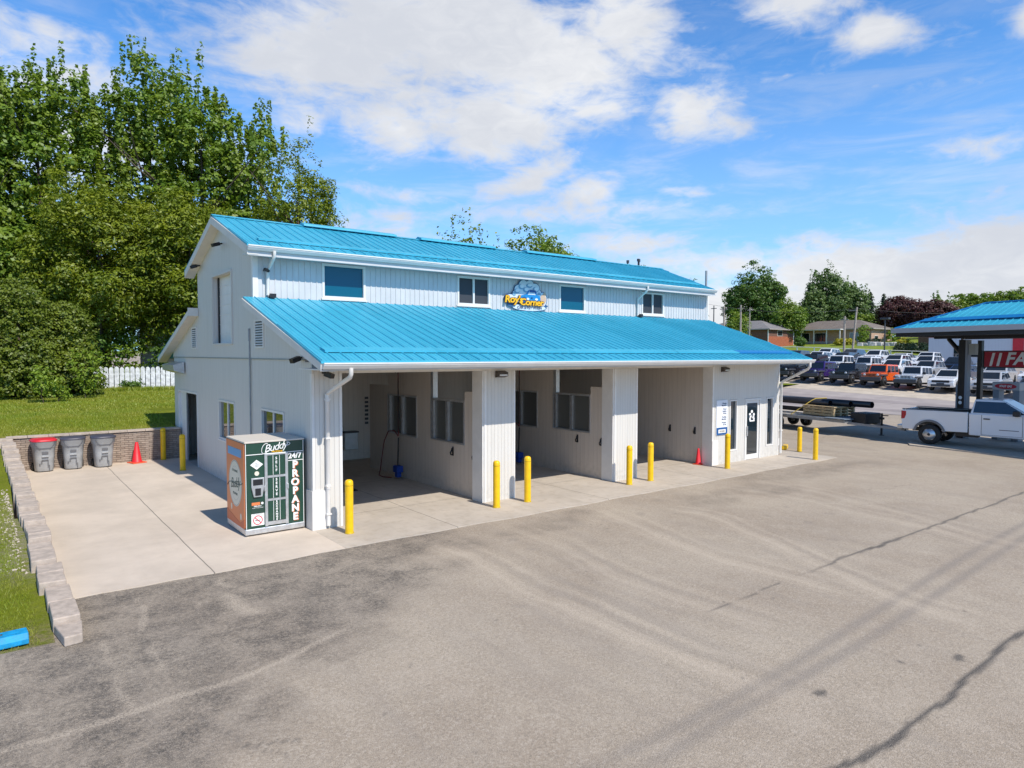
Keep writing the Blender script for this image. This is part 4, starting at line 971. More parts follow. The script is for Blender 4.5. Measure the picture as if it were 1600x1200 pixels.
for k in range(32):
    a0, a1 = 2*math.pi*k/32, 2*math.pi*(k+1)/32
    rg.add([(.26+r*math.cos(a),-.0095,.345+r*math.sin(a)) for r, a in ((.085,a0),(.105,a0),(.105,a1),(.085,a1))], [(0,1,2,3)])
rg.add([(.26-.073,-.0102,.345+.060),(.26-.060,-.0102,.345+.073),(.26+.073,-.0102,.345-.060),(.26+.060,-.0102,.345-.073)], [(0,3,2,1)])
PC.part('prohibition_ring', rg, red, ns)
b_ = MB(); b_.box(.20, .30, -.0092, -.0083, .335, .350); b_.box(.303, .318, -.0092, -.0083, .335, .350); PC.part('cigarette_mark', b_, M['black'], ns)
PC.part('small_lettering', front_text(text_mesh('NO SMOKING', .033, .001), .26, -.0095, .470), M['grey'], ns)
b_ = MB(); b_.box(.395, .43, -.06, -.0355, .98, 1.10); b_.box(.905, .94, -.06, -.0355, .98, 1.10); PC.part('padlock', b_, M['alu'], bevel=.004)

# ------------------------------------------------------------------ bollards
def bollard_proto():
    T = Thing('bollard', 'x', 'bollard', (6.27,14.12,PADZ))
    b_ = MB(); r = .092; prof = [(r,0),(r,1.13),(r*.96,1.165),(r*.80,1.195),(r*.5,1.212),(.001,1.218)]; b_.lathe(prof, seg=24); T.part('sleeve', b_, M['yel'])
    b_ = MB(); b_.lathe([(r+.003,1.075),(r+.003,1.095)], seg=24); b_.lathe([(r+.012,0),(r+.010,.02),(r+.0,.03)], seg=24); T.part('joint_ring', b_, mat('darker_yellow_ring', (.55,.36,.004), .5))  # joint and foot rings, a darker yellow than the sleeve
    return T.o
bol = bollard_proto(); first = True
for x, y, s, lb in [(6.27,14.12,1.0,'yellow bollard beside the front corner pillar, right of the green propane cabinet'),
              (10.42,14.18,1.02,'left one of the two yellow bollards in front of the first white pier'),
              (11.50,14.22,1.03,'right one of the two yellow bollards at the first pier, before the second bay'),
              (15.55,14.22,1.0,'yellow bollard directly in front of the second white pier'),
              (16.56,14.24,1.01,'yellow bollard at the left side of the third bay opening'),
              (20.52,14.14,1.02,'yellow bollard in front of the office window below the service list sign'),
              (26.58,14.85,.84,'shorter yellow bollard beyond the far end wall, in front of the trailer wheels'),
              (24.97,13.30,1.0,'rightmost yellow bollard on the far tip of the concrete apron'),
              (5.07,28.28,1.0,'yellow bollard against the retaining wall, left of the roller door'),
              (5.13,25.28,1.03,'yellow bollard in front of the roller door opening on the gable side')]:
    o = bol if first else copy_tree(bol); first = False
    o.location = (x, y, PADZ+.002); o.scale = (1, 1, s); o.rotation_euler[2] = rnd.uniform(0,3); o['label'] = lb; o['group'] = 'yellow bollards around the building'

# ------------------------------------------------------------------ wheelie bins
def bin_proto():
    T = Thing('wheelie_bin', 'x', 'bin', (0,0,0))
    b_ = MB(); n = 20
    def ringp(w_, d_, z, dy=0, p=3.2):
        out = []
        for k in range(n):
            a = 2*math.pi*(k+.5)/n; c, s = math.cos(a), math.sin(a)
            out.append((math.copysign(abs(c)**(2/p), c)*w_, math.copysign(abs(s)**(2/p), s)*d_+dy, z))
        return out
    rings = [ringp(.25,.27,.03), ringp(.265,.285,.06), ringp(.30,.33,.55,-.01), ringp(.325,.355,.83,-.02), ringp(.355,.39,.87,-.02), ringp(.37,.41,1.04,-.02), ringp(.375,.415,1.045,-.02)]
    vs = [p for r_ in rings for p in r_]; b_.add(vs, [(i*n+k, i*n+(k+1)%n, (i+1)*n+(k+1)%n, (i+1)*n+k) for i in range(len(rings)-1) for k in range(n)], True)
    b_.add(rings[0], [tuple(range(n-1,-1,-1))])
    T.part('body', b_, M['binbody'])
    b_ = MB(); l0 = ringp(.385,.43,1.05,-.02); l1 = ringp(.39,.435,1.085,-.02); l2 = ringp(.33,.37,1.125,-.02); l3 = ringp(.10,.12,1.135,-.02)
    vs = l0+l1+l2+l3; b_.add(vs, [(i*n+k, i*n+(k+1)%n, (i+1)*n+(k+1)%n, (i+1)*n+k) for i in range(3) for k in range(n)], True); b_.add(l3, [tuple(range(n))]); b_.add(l0, [tuple(range(n-1,-1,-1))])
    T.part('lid', b_, M['binlid'])
    # moulded dark recesses on the front: V under the rim, catch bar, lower channel
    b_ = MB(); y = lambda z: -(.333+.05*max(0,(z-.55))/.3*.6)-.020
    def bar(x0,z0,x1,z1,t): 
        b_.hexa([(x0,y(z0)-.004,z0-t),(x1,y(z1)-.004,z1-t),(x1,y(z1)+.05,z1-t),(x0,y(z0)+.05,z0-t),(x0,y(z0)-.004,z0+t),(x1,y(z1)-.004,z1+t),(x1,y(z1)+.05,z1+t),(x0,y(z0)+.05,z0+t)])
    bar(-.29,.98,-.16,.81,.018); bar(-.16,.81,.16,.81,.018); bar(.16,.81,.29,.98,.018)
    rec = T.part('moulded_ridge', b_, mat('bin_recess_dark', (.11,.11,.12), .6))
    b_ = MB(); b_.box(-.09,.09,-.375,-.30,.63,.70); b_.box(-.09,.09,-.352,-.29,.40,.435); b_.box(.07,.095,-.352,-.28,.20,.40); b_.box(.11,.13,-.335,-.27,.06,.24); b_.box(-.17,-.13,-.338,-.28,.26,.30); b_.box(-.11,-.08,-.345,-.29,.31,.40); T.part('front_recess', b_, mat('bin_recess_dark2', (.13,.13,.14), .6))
    b_ = MB(); b_.box(-.10,.10,-.388,-.32,.52,.56); T.part('catch_bar', b_, M['binbody'], bevel=.01)
    for s in (-1, 1):
        b_ = MB(); b_.lathe([(.02,-.03),(.13,-.03),(.14,-.01),(.14,.01),(.13,.03),(.02,.03)], (s*.28,.30,.14), 'x', 18); T.part('wheel', b_, M['rubber'])
    b_ = MB(); b_.tube([(-.24,.42,1.02),(-.24,.50,1.04),(.24,.50,1.04),(.24,.42,1.02)], .018, 8); T.part('handle', b_, M['binbody'])
    return T.o
bn = bin_proto(); bn.location = (1.32, 27.98, PADZ); bn.rotation_euler[2] = rad(4); bn['label'] = 'grey wheelie bin with the bright red lid, leftmost by the retaining wall'
for ch in bn.children:
    if ch.name == 'lid': redlid = ch
for (x, y, r, lb) in ((2.17,28.02,-3,'grey wheelie bin with a dark lid standing right next to the red-lidded bin'), (3.06,27.88,3,'grey wheelie bin with a dark lid nearest the traffic cone')):
    o = copy_tree(bn); o.location = (x, y, PADZ); o.rotation_euler[2] = rad(r); o['label'] = lb
redlid.data = redlid.data.copy(); redlid.data.materials[0] = M['redpl']
for o in [o for o in COL.objects if o.name.startswith('wheelie_bin')]: o['group'] = 'wheelie bins along the retaining wall'; o.scale = (1,1,1.0)

# ------------------------------------------------------------------ traffic cones
def cone_proto():
    T = Thing('traffic_cone', 'x', 'traffic cone', (0,0,0))
    b_ = MB(); b_.lathe([(.19,.035),(.165,.06),(.055,.74),(.045,.76),(.040,.76),(.038,.70)], seg=22); T.part('cone', b_, M['conered'])
    b_ = MB(); b_.box(-.25,.25,-.25,.25,0,.035); T.part('base', b_, mat('cone_base', (.72,.10,.03), .6), bevel=.012)
    return T.o
cn = cone_proto(); cn.location = (4.15, 28.08, PADZ); cn.rotation_euler[2] = .3; cn['label'] = 'red orange traffic cone standing upright in front of the retaining wall'; cn['group'] = 'traffic cones'
c2 = copy_tree(cn); c2.location = (20.44, 15.32, PADZ); c2.rotation_euler = (0, 0, .2); c2.scale = (.62,.62,.78); c2['label'] = 'red traffic cone tucked in the shade against the right wall of the third bay'
fb_ = Thing('fallen_bollard', 'short yellow wheel stop lying on the ground beyond the office corner', 'wheel stop', (26.75,15.6,PADZ), rad(25))
b_ = MB(); b_.box(-.35,.35,-.10,.10,0,.17); fb_.part('block', b_, M['yel'], bevel=.03)
b_ = MB(); b_.box(.352,.37,-.07,.07,.03,.14); fb_.part('end_cap', b_, M['yel'], bevel=.005)

# things in the first bays
b_ = MB(); b_.box(7.0, 8.45, 18.4, 19.5, PADZ+.002, PADZ+.02); single('floor_mat', b_, mat('dark_rubber_mat', (.02,.022,.03), .8), 'dark rubber mat lying flat on the floor of the first bay', 'floor mat')
hoses = []
for bx, lbl in ((10.30,'wash brush with blue head and hose hanging in the first bay'),(15.25,'wash brush and red hose hanging by the wall of the second bay')):
    T = Thing('foam_brush', lbl, 'wash brush', (bx, 19.35, PADZ), 0, 'hanging wash brushes')
    b_ = MB(); b_.tube([(0,0,3.45),(0,0,1.5)], .014, 6); b_.tube([(0,0,1.35),(-.03,.0,.45)], .024, 8); T.part('wand', b_, M['black'])
    b_ = MB(); b_.tube([(0,0,1.38),(-.02,.25,1.55),(-.05,.60,1.50),(-.05,.9,1.15),(-.06,1.05,.6),(-.1,1.1,.15),(-.25,.9,.03),(-.3,.5,.03),(-.15,.2,.04)], .016, 6); b_.tube([(0,0,3.42),(.01,.02,2.4),(0,0,1.4)], .018, 6); T.part('hose', b_, mat('dark_red_hose', (.16,.012,.015), .5))
    b_ = MB(); b_.box(-.14,.10,-.14,.14,.22,.44); b_.box(-.10,.06,-.10,.10,.06,.22); T.part('brush_head', b_, M['brush'], bevel=.03)

# ------------------------------------------------------------------ retaining wall, stepped block wall, kerb stone
b_ = MB(); b_.box(.30, X0-.002, 28.42, 28.72, 0, 1.14); RW = Thing('retaining_wall', 'brown split-face retaining wall behind the bins, holding up the lawn', 'retaining wall', (.3,28.42,0))
RW.part('block_courses', b_, M['retain'], world=True)
b_ = MB()
x = .30
while x < X0-.1: b_.box(x+.004, min(x+.596, X0-.004), 28.37, 28.74, 1.142, 1.21); x += .6
RW.part('cap_stones', b_, M['block'], world=True, bevel=.008)
BWt = Thing('block_wall', 'stepped wall of pale concrete blocks running down the left edge of the concrete pad', 'block wall', (.5,19,0))
b_ = MB(); yb_ = 28.36; r2 = random.Random(4); k = 0
steps = []
while yb_ > 11.35:
    ln = .42+r2.uniform(-.02,.03) if yb_ > 16 else r2.choice((.62,.85,.60))
    f = (yb_-10.6)/(28.4-10.6); xr = .98-.46*f; zt = .13+1.05*(f**1.12)
    steps.append((yb_-ln, yb_-.012, xr+r2.uniform(-.03,.03), round(zt/.075)*.075+r2.uniform(-.012,.012))); yb_ -= ln
for i, (a, b2, xr, zt) in enumerate(steps):
    wj = .38 if a > 13 else .34; tw = r2.uniform(-.012,.012)
    last = i == len(steps)-1
    if last: b_.hexa([(xr-wj+.08,a,0),(xr-.04,a+.03,0),(xr,b2,0),(xr-wj,b2,0),(xr-wj+.08,a,zt),(xr-.04,a+.03,zt),(xr,b2,zt),(xr-wj,b2,zt)])
    else: b_.hexa([(xr-wj+tw,a,0),(xr+tw,a,0),(xr,b2,0),(xr-wj,b2,0),(xr-wj+tw,a,zt),(xr+tw,a,zt+r2.uniform(-.01,.01)),(xr,b2,zt),(xr-wj,b2,zt)])
BWt.part('blocks', b_, M['block'], world=True, bevel=.018)
KB = Thing('parking_curb', 'blue painted concrete parking curb at the left edge by the lawn', 'parking curb', (-.6,11.45,.03), rad(4))
b_ = MB(); b_.prism([(-.16,0),(.16,0),(.16,.07),(.12,.15),(-.12,.15),(-.16,.07)], 'x', -.9, .9); KB.part('block', b_, M['bluecurb'], bevel=.012)
b_ = MB()
for x_ in (-.6,.6): b_.lathe([(.001,.158),(.02,.158),(.022,.15)], (x_,0,0), seg=10)
KB.part('anchor_pin', b_, M['dark'])

# ------------------------------------------------------------------ lawn
def lawnz(x, y):
    x = np.asarray(x, float); y = np.asarray(y, float)
    top = 1.17+.30*smooth01((y-28.8)/5)+.12*smooth01((y-36)/14)+.05*np.sin(x*.35)*np.sin(y*.3)*smooth01((y-29)/4)
    f = np.clip((y-10.9)/(28.6-10.9), 0, 1); side = -.012+1.02*f**1.15
    return np.where(y >= 28.6, top, side)
def lawn():
    xs = np.concatenate([np.arange(-80,-6,4.), np.arange(-6,14,.3), np.arange(14,60,2.)]); ys = np.concatenate([np.arange(11.15,28.6,.35), [28.60,28.66], np.arange(29,54,.4), np.arange(54,140,4.)])
    Xg, Yg = np.meshgrid(xs, ys, indexing='ij')
    Xg = Xg.copy(); Yg = Yg.copy()
    # snap the lawn edge onto the back of the block wall (its line runs slightly askew)
    Z = lawnz(Xg, Yg); I = np.arange(Xg.size).reshape(Xg.shape); xm = (Xg[:-1,:-1]+Xg[1:,1:])/2; ym = (Yg[:-1,:-1]+Yg[1:,1:])/2
    bw_edge = .80-.46*(ym-10.6)/17.8
    ok = ((ym > 28.62) & ~((xm > 5.8) & (xm < 26) & (ym < 29.6)) & (xm < 58)) | ((ym <= 28.62) & (xm < bw_edge-.15))
    ok &= ~((xm > 26) & (ym < 32))
    Fc = np.stack([I[:-1,:-1], I[1:,:-1], I[1:,1:], I[:-1,1:]], -1)[ok]
    me = bpy.data.meshes.new('lawn'); me.from_pydata(np.stack([Xg,Yg,Z],-1).reshape(-1,3).tolist(), [], Fc.tolist()); me.polygons.foreach_set('use_smooth', np.ones(len(Fc),bool)); me.update()
    m = bpy.data.materials.new('lawn_grass'); m.use_nodes = True; t = NT(m.node_tree); b = m.node_tree.nodes['Principled BSDF']
    tcn = t.n('ShaderNodeTexCoord'); P = tcn.outputs['Object']; x, y, z = t.xyz(P)[:3]
    n1 = t.noise(P, .5, 6, .65, .3); n2 = t.noise(P, 7, 6, .7); n3 = t.noise(P, 40, 3, .7)
    c = t.mix(t.rng(n1, .35, .65), (.165,.215,.012,1), (.270,.310,.024,1)); c = t.mix(t.m('MULTIPLY', t.rng(n2, .4, .75), .6), c, (.25,.25,.065,1))
    dry = t.m('MULTIPLY', t.rng(t.m('ABSOLUTE', t.m('SUBTRACT', y, 28.9)), 1.6, 0), t.rng(n2, .3, .6)); c = t.mix(t.m('MULTIPLY', dry, .7), c, (.48,.38,.14,1))
    bare = t.m('MULTIPLY', t.m('MULTIPLY', t.rng(y, 21, 19.5), t.rng(y, 13.6, 15)), t.m('MULTIPLY', t.rng(x, -.5, .3), t.rng(n2, .35, .6))); c = t.mix(t.m('MULTIPLY', bare, .8), c, (.42,.37,.29,1))
    front = t.m('MULTIPLY', t.rng(y, 12.6, 11.3), t.rng(n2, .3, .6)); c = t.mix(t.m('MULTIPLY', front, .8), c, (.36,.29,.18,1))
    c = t.mix(t.m('MULTIPLY', t.rng(n3, .35, .6), .45), c, (.075,.095,.008,1))
    t.l(c, b.inputs['Base Color']); b.inputs['Roughness'].default_value = .95; b.inputs['Specular IOR Level'].default_value = .1
    bn_ = t.n('ShaderNodeBump'); bn_.inputs['Strength'].default_value = .9; bn_.inputs['Distance'].default_value = .05; t.l(t.m('ADD', n2, n3), bn_.inputs['Height']); t.l(bn_.outputs[0], b.inputs['Normal'])
    me.materials.append(m); o = bpy.data.objects.new('lawn', me); COL.objects.link(o); o['kind'] = 'structure'
lawn()
def np_mesh(name, V, Fq, mt, smooth_=False):
    me = bpy.data.meshes.new(name); me.vertices.add(len(V)); me.vertices.foreach_set('co', V.astype(np.float32).ravel())
    k = Fq.shape[1]; me.loops.add(Fq.size); me.loops.foreach_set('vertex_index', Fq.ravel().astype(np.int32))
    me.polygons.add(len(Fq)); me.polygons.foreach_set('loop_start', (np.arange(len(Fq))*k).astype(np.int32)); me.polygons.foreach_set('loop_total', np.full(len(Fq),k,np.int32))
    me.update(calc_edges=True); me.materials.append(mt); return me
def blades(xa, xb, ya, yb, n, h, wd, seed, cond=None):
    g = np.random.default_rng(seed); x = g.uniform(xa,xb,n); y = g.uniform(ya,yb,n)
    if cond is not None: k = cond(x,y); x, y = x[k], y[k]
    n = len(x); z = lawnz(x,y)-.01; a = g.uniform(0,2*np.pi,n); hh = h*g.uniform(.5,1.3,n); ln = g.uniform(-.6,.6,(n,2))*hh[:,None]
    V = np.empty((n,3,3)); V[:,0] = np.stack([x-wd*np.cos(a), y-wd*np.sin(a), z],-1); V[:,1] = np.stack([x+wd*np.cos(a), y+wd*np.sin(a), z],-1); V[:,2] = np.stack([x+ln[:,0], y+ln[:,1], z+hh],-1)
    return V.reshape(-1,3)
V = np.concatenate([blades(-3,.45,11.3,20,26000,.07,.006,1,lambda x,y:(x < .66-.46*(y-10.6)/17.8-.2)), blades(-14,5.7,28.8,36,60000,.07,.012,2), blades(-20,12,36,51.5,60000,.09,.02,3), blades(3.5,12,49.5,51.3,5000,.28,.03,4)])
gme = np_mesh('grass_blades', V, np.arange(len(V)).reshape(-1,3), leafmat('grass_blade', (.17,.25,.015), (.30,.36,.03), (.36,.34,.05)))
o = bpy.data.objects.new('grass', gme); COL.objects.link(o); tag(o, 'short green lawn grass growing left of and behind the building', 'grass', kind='stuff')
# gravel by the block wall
g_ = np.random.default_rng(8); b_ = MB()
for i in range(230):
    y = g_.uniform(14.5,21.5); x = .66-.46*(y-10.6)/17.8-.16-abs(g_.normal(0,.12)); s = g_.uniform(.012,.035); z = float(lawnz(x,y))+.003
    pts = [(x+s*math.cos(a)*g_.uniform(.7,1.2), y+s*math.sin(a)*g_.uniform(.7,1.2), z) for a in np.linspace(0,2*math.pi,6)[:-1]]
    b_.add(pts+[(x,y,z+s*.7)], [(i_,(i_+1)%5,5) for i_ in range(5)])
gv = b_.mesh('gravel', mat('tan_gravel', (.50,.44,.37), .9)); o = bpy.data.objects.new('gravel', gv); COL.objects.link(o); tag(o, 'pale gravel strewn along the foot of the stepped block wall', 'gravel', kind='stuff')

# ------------------------------------------------------------------ picket fence
PF = Thing('picket_fence', 'weathered white picket fence with rounded tops behind the lawn', 'fence', (4,51,0))
b_ = MB(); x = 3.6; k = 0
while x < 46:
    z0_ = float(lawnz(x,51))-.05; h_ = 1.62+.03*math.sin(k*2.3); w_ = .26
    b_.prism([(x,z0_),(x+w_,z0_),(x+w_,z0_+h_-.14),(x+w_*.82,z0_+h_-.04),(x+w_*.5,z0_+h_),(x+w_*.18,z0_+h_-.04),(x,z0_+h_-.14)], 'y', 50.98, 51.005); x += .305; k += 1
PF.part('pickets', b_, mat('weathered_white_board', (.66,.68,.70), .8, nscale=4, namt=.3), world=True)
b_ = MB(); b_.box(3.6,46,51.006,51.045,1.75,1.84); b_.box(3.6,46,51.006,51.045,2.65,2.74); PF.part('rail', b_, mat('fence_rail_grey', (.35,.36,.37), .8), world=True)
for x in np.arange(4,46,2.44): 
    b_ = MB(); b_.box(x,x+.09,51.046,51.13,1.3,3.0); PF.part('post', b_, mat('fence_post_grey', (.35,.36,.37), .8) if x < 5 else bpy.data.materials['fence_post_grey'], world=True)

# ------------------------------------------------------------------ trees
L1 = leafmat('maple_leaves', (.088,.165,.012), (.165,.265,.024), (.21,.27,.020))
L2 = leafmat('locust_leaves', (.160,.205,.009), (.255,.290,.016), (.105,.160,.012))
L3 = leafmat('cedar_leaves', (.125,.175,.014), (.215,.260,.024), (.095,.135,.012), .3)
L4 = leafmat('dark_green_leaves', (.060,.130,.018), (.110,.205,.030), (.085,.150,.018), .3)
L5 = leafmat('purple_leaves', (.060,.020,.024), (.125,.040,.040), (.070,.030,.026), .3)
L6 = leafmat('young_leaves', (.16,.26,.02), (.25,.34,.035), (.20,.28,.02))
L7 = leafmat('spruce_needles', (.022,.045,.022), (.040,.070,.035), (.03,.05,.02), .1)
L8 = leafmat('poplar_leaves', (.100,.170,.045), (.165,.235,.075), (.11,.18,.04))
L9 = leafmat('yellow_leaves', (.42,.36,.02), (.50,.42,.03), (.30,.30,.03))
def leaves(lobes, n, leaf, seed, clump=.55, per=34, shoots=0, shell=.55, gap=0, flat=.0, aspect=.62):
    g = np.random.default_rng(seed); lob = np.array([l[:6] for l in lobes], float); wt = np.array([l[3]*l[4]+l[4]*l[5]+l[3]*l[5] for l in lobes]); wt = wt/wt.sum()
    nc = max(1, int(n/per)); idx = g.choice(len(lobes), nc, p=wt); d = g.normal(size=(nc,3)); d /= np.linalg.norm(d,axis=1)[:,None]
    rr = shell+(1-shell)*g.random(nc)**.6
    # lumpy outline: directions are pushed in and out by a few low waves
    ph = g.uniform(0,6.28,6); lump = 1+.13*np.sin(3*d[:,0]+ph[0]+idx)+.11*np.sin(4.3*d[:,1]+ph[1]+2*idx)+.10*np.sin(5.1*d[:,2]+ph[2]+idx)
    C = lob[idx,:3]+d*lob[idx,3:6]*(rr*lump)[:,None]
    if shoots:
        up = (C[:,2] > np.quantile(C[:,2], .55)) & (g.random(nc) < shoots)
        s = np.where(up, g.uniform(.6,2.6,nc), 0); 
    else: s = np.zeros(nc)
    m = np.maximum(4, (per*g.uniform(.5,1.5,nc)).astype(int)); ci = np.repeat(np.arange(nc), m); n = len(ci)
    od = g.normal(size=(n,3)); od[:,2] = np.abs(od[:,2])*np.where(g.random(n) < .75, 1, -1); od /= np.linalg.norm(od,axis=1)[:,None]
    off = od*(clump*1.45*g.uniform(.55,1.25,nc)[ci]*g.uniform(.62,1.05,n))[:,None]*np.array([1,1,.60]); sh = s[ci]
    isup = sh > 0; off[isup,:2] *= .33; off[isup,2] = g.random(isup.sum())*sh[isup]*1.3
    P = C[ci]+off
    P[:,2] = np.maximum(P[:,2], (lob[:,2]-lob[:,5]*1.05).min())
    nr = od+g.normal(size=(n,3))*.42+d[ci]*.35; nr[:,2] += .25+flat; nr /= np.linalg.norm(nr,axis=1)[:,None]
    a = g.normal(size=(n,3)); a -= nr*(a*nr).sum(1)[:,None]; a /= np.linalg.norm(a,axis=1)[:,None]; b = np.cross(nr, a)
    sz = leaf*g.uniform(.6,1.35,n)[:,None]
    V = np.stack([P-a*sz*.5, P+b*sz*aspect*.5, P+a*sz*.5, P-b*sz*aspect*.5], 1).reshape(-1,3)
    return V, np.arange(len(V)).reshape(-1,4)
def trunk_mesh(h, r, seed, lean=0, limbs=6, spread=.35, crown_h=None):
    g = random.Random(seed); mb = MB(); pts = [(0,0,-.2)]; n = 7; x = y = 0
    for i in range(1,n+1): x += g.uniform(-.1,.1)+lean; y += g.uniform(-.1,.1); pts.append((x,y,h*i/n))
    mb.tube(pts, [r*(1.25 if i == 0 else 1-.75*i/n) for i in range(n+1)], 9)
    for k in range(limbs):
        i = g.randint(2,n-1); p = pts[i]; a = g.uniform(0,6.28); L = h*spread*g.uniform(.6,1.1); q = [p]
        for j in range(1,4): q.append((p[0]+math.cos(a)*L*j/3, p[1]+math.sin(a)*L*j/3, p[2]+L*.75*(j/3)**1.2+g.uniform(-.2,.2)))
        mb.tube(q, [r*.42*(1-.28*j) for j in range(4)], 6)
    return mb
def tree(name, label, x, y, lobes, n, leaf, mt, seed, z=None, th=None, tr=.22, group=None, cat='tree', **kw):
    z = (float(lawnz(x,y)) if (x < 58 and y > 28.6) else hz(x,y)) if z is None else z
    T = Thing(name, label, cat, (x,y,z), 0, group); top = max(l[2]+l[5] for l in lobes); th = th or top*.72
    V, Fq = leaves(lobes, n, leaf, seed, **kw); T.part('crown', np_mesh('crown', V, Fq, mt), mt)
    T.part('trunk', trunk_mesh(th, tr, seed), M['bark']); return T
def at(px, depth):    # ground position standing in a given direction at a given depth (metres) from the viewpoint
    lat = (px-800)/1054.13*depth; return depth*math.cos(yaw)+lat*math.sin(yaw), depth*math.sin(yaw)-lat*math.cos(yaw)
def zat(py, depth): return CAM_H+(554-py)/1054*depth
big = [ # px, depth, crown top py, radius, base of crown height, material, shoots, leaf, count, label
 (-75,50,140,6.2,3.2,L1,.45,.30,42000,'tall green maple at the far left edge, mostly cut off by the frame'),
 (70,54,112,6.0,3.6,L1,.5,.30,62000,'tallest green maple on the left with upright leafy shoots at its top'),
 (245,57,108,4.8,3.6,L1,.55,.30,44000,'tall green maple right of the tallest one, behind the picket fence'),
 (318,55,150,4.2,3.6,L1,.5,.29,30000,'maple of middle height above the left end of the upper roof'),
 (392,57,188,3.8,3.6,L1,.45,.29,24000,'slimmer maple stepping down towards the roof ridge'),
 (470,53,248,4.3,3.0,L2,.3,.26,32000,'yellow-green locust tree rising right behind the ridge of the upper roof'),
 (160,48.5,290,5.2,3.2,L2,.10,.26,54000,'broad yellow-green locust with drooping boughs in front of the maples'),
 (300,50,300,4.6,3.8,L2,.10,.26,42000,'yellow-green locust hanging over the fence beside the gable'),
 (20,49,330,4.4,3.0,L1,.08,.28,30000,'lower green maple behind the cedar hedge')]
for i, (px, dp, pt, r, bh, mt, sh, lf, cnt, lb) in enumerate(big):
    x, y = at(px, dp); z = 1.5; top = zat(pt, dp)-z; g = random.Random(i*5+1)
    hc = (top-bh)/2; lob = [(0,0,bh+hc*1.0,r*.82,r*.82,hc*1.0)]
    for k in range(9):
        a = k*2.4; f = k/9; lob.append((math.cos(a)*r*.60*(1-.25*f), math.sin(a)*r*.60*(1-.25*f), bh+1.2+(top-bh-2.6)*(.06+.92*f), r*.54*(1-.30*f), r*.54*(1-.30*f), (top-bh)*.15))
    tree('locust_tree' if mt is L2 else 'maple_tree', lb, x, y, lob, cnt, lf, mt, 100+i, z=z, th=top*.8, tr=.28, group='tall trees behind the fence', shoots=sh, shell=.62, clump=.62, per=64, flat=.35 if mt is L2 else 0, aspect=.42 if mt is L2 else .7)
# cedars at the left
for i, (px, dp, pt, r, lb) in enumerate([(-95,36,430,3.0,'left one of the dense cedar trees by the lawn, cut by the frame'),(28,37.5,440,2.5,'middle dense cedar tree at the edge of the lawn'),(98,38.5,470,1.75,'right and narrower dense cedar beside the end of the picket fence')]):
    x, y = at(px, dp); z = 1.35; top = zat(pt, dp)-z
    lob = [(0,0,top*.30,r,r,top*.34),(0,0,top*.62,r*.82,r*.82,top*.32),(0,0,top*.84,r*.5,r*.5,top*.16)]
    for k in range(6): a = k*1.05; lob.append((math.cos(a)*r*.6,math.sin(a)*r*.6,top*(.16+.1*(k%3)),r*.5,r*.5,top*.18))
    tree('cedar_tree', lb, x, y, lob, 52000 if i < 2 else 34000, .15, L3, 140+i, z=z, th=top*.8, tr=.16, group='cedars by the lawn', shell=.72, clump=.26, per=26)
for i, (px, dp, r, h_, mt, lb) in enumerate([(68,34.5,.75,1.9,L6,'bright green maple sapling growing in front of the cedars'),(132,37.0,.9,3.1,L6,'bright green sapling between the cedars and the picket fence'),(144,40,.5,1.0,L6,'small bright sapling low in front of the fence'),(205,44.8,.7,.7,L4,'low dark weedy shrub at the foot of the fence'),(92,35.2,.35,.9,L6,'smallest bright sapling in front of the cedars')]):
    x, y = at(px, dp); tree('sapling' if mt is L6 else 'shrub', lb, x, y, [(0,0,h_*.62,r,r,h_*.38),(.2,.1,h_*.35,r*.7,r*.7,h_*.3)], 900 if r > .6 else 400, .15, mt, 160+i, tr=.02, cat='shrub', shell=.2, clump=.16, per=10)
# crowns seen over the ridge
for i, (px, dp, pt, r, mt, cnt, lb, sp) in enumerate([(722,52,350,1.9,L2,2400,'thin sparsely leaved tree showing over the roof ridge',1),(770,54,374,1.0,L2,500,'thin wisps of a young tree just showing over the ridge',1),(845,55,368,3.2,L1,26000,'round bright green tree showing over the middle of the ridge',0),(996,60,412,1.7,L4,8000,'small dark tree top showing over the right part of the ridge',0),(1073,70,436,1.6,L4,6000,'small dark tree top just left of the roof vent pipes',0)]):
    x, y = at(px, dp); z = 1.4; top = zat(pt, dp)-z
    lob = [(0,0,top*.62,r,r,top*.36),(r*.4,0,top*.72,r*.6,r*.6,top*.22),(-r*.5,r*.2,top*.68,r*.6,r*.6,top*.24)]
    tree('tree', lb, x, y, lob, cnt, .24, mt, 180+i, z=z, tr=.16, group='trees behind the wash building', shell=.25 if sp else .5, clump=.30 if sp else .5, per=9 if sp else 30, shoots=.4 if sp else 0)
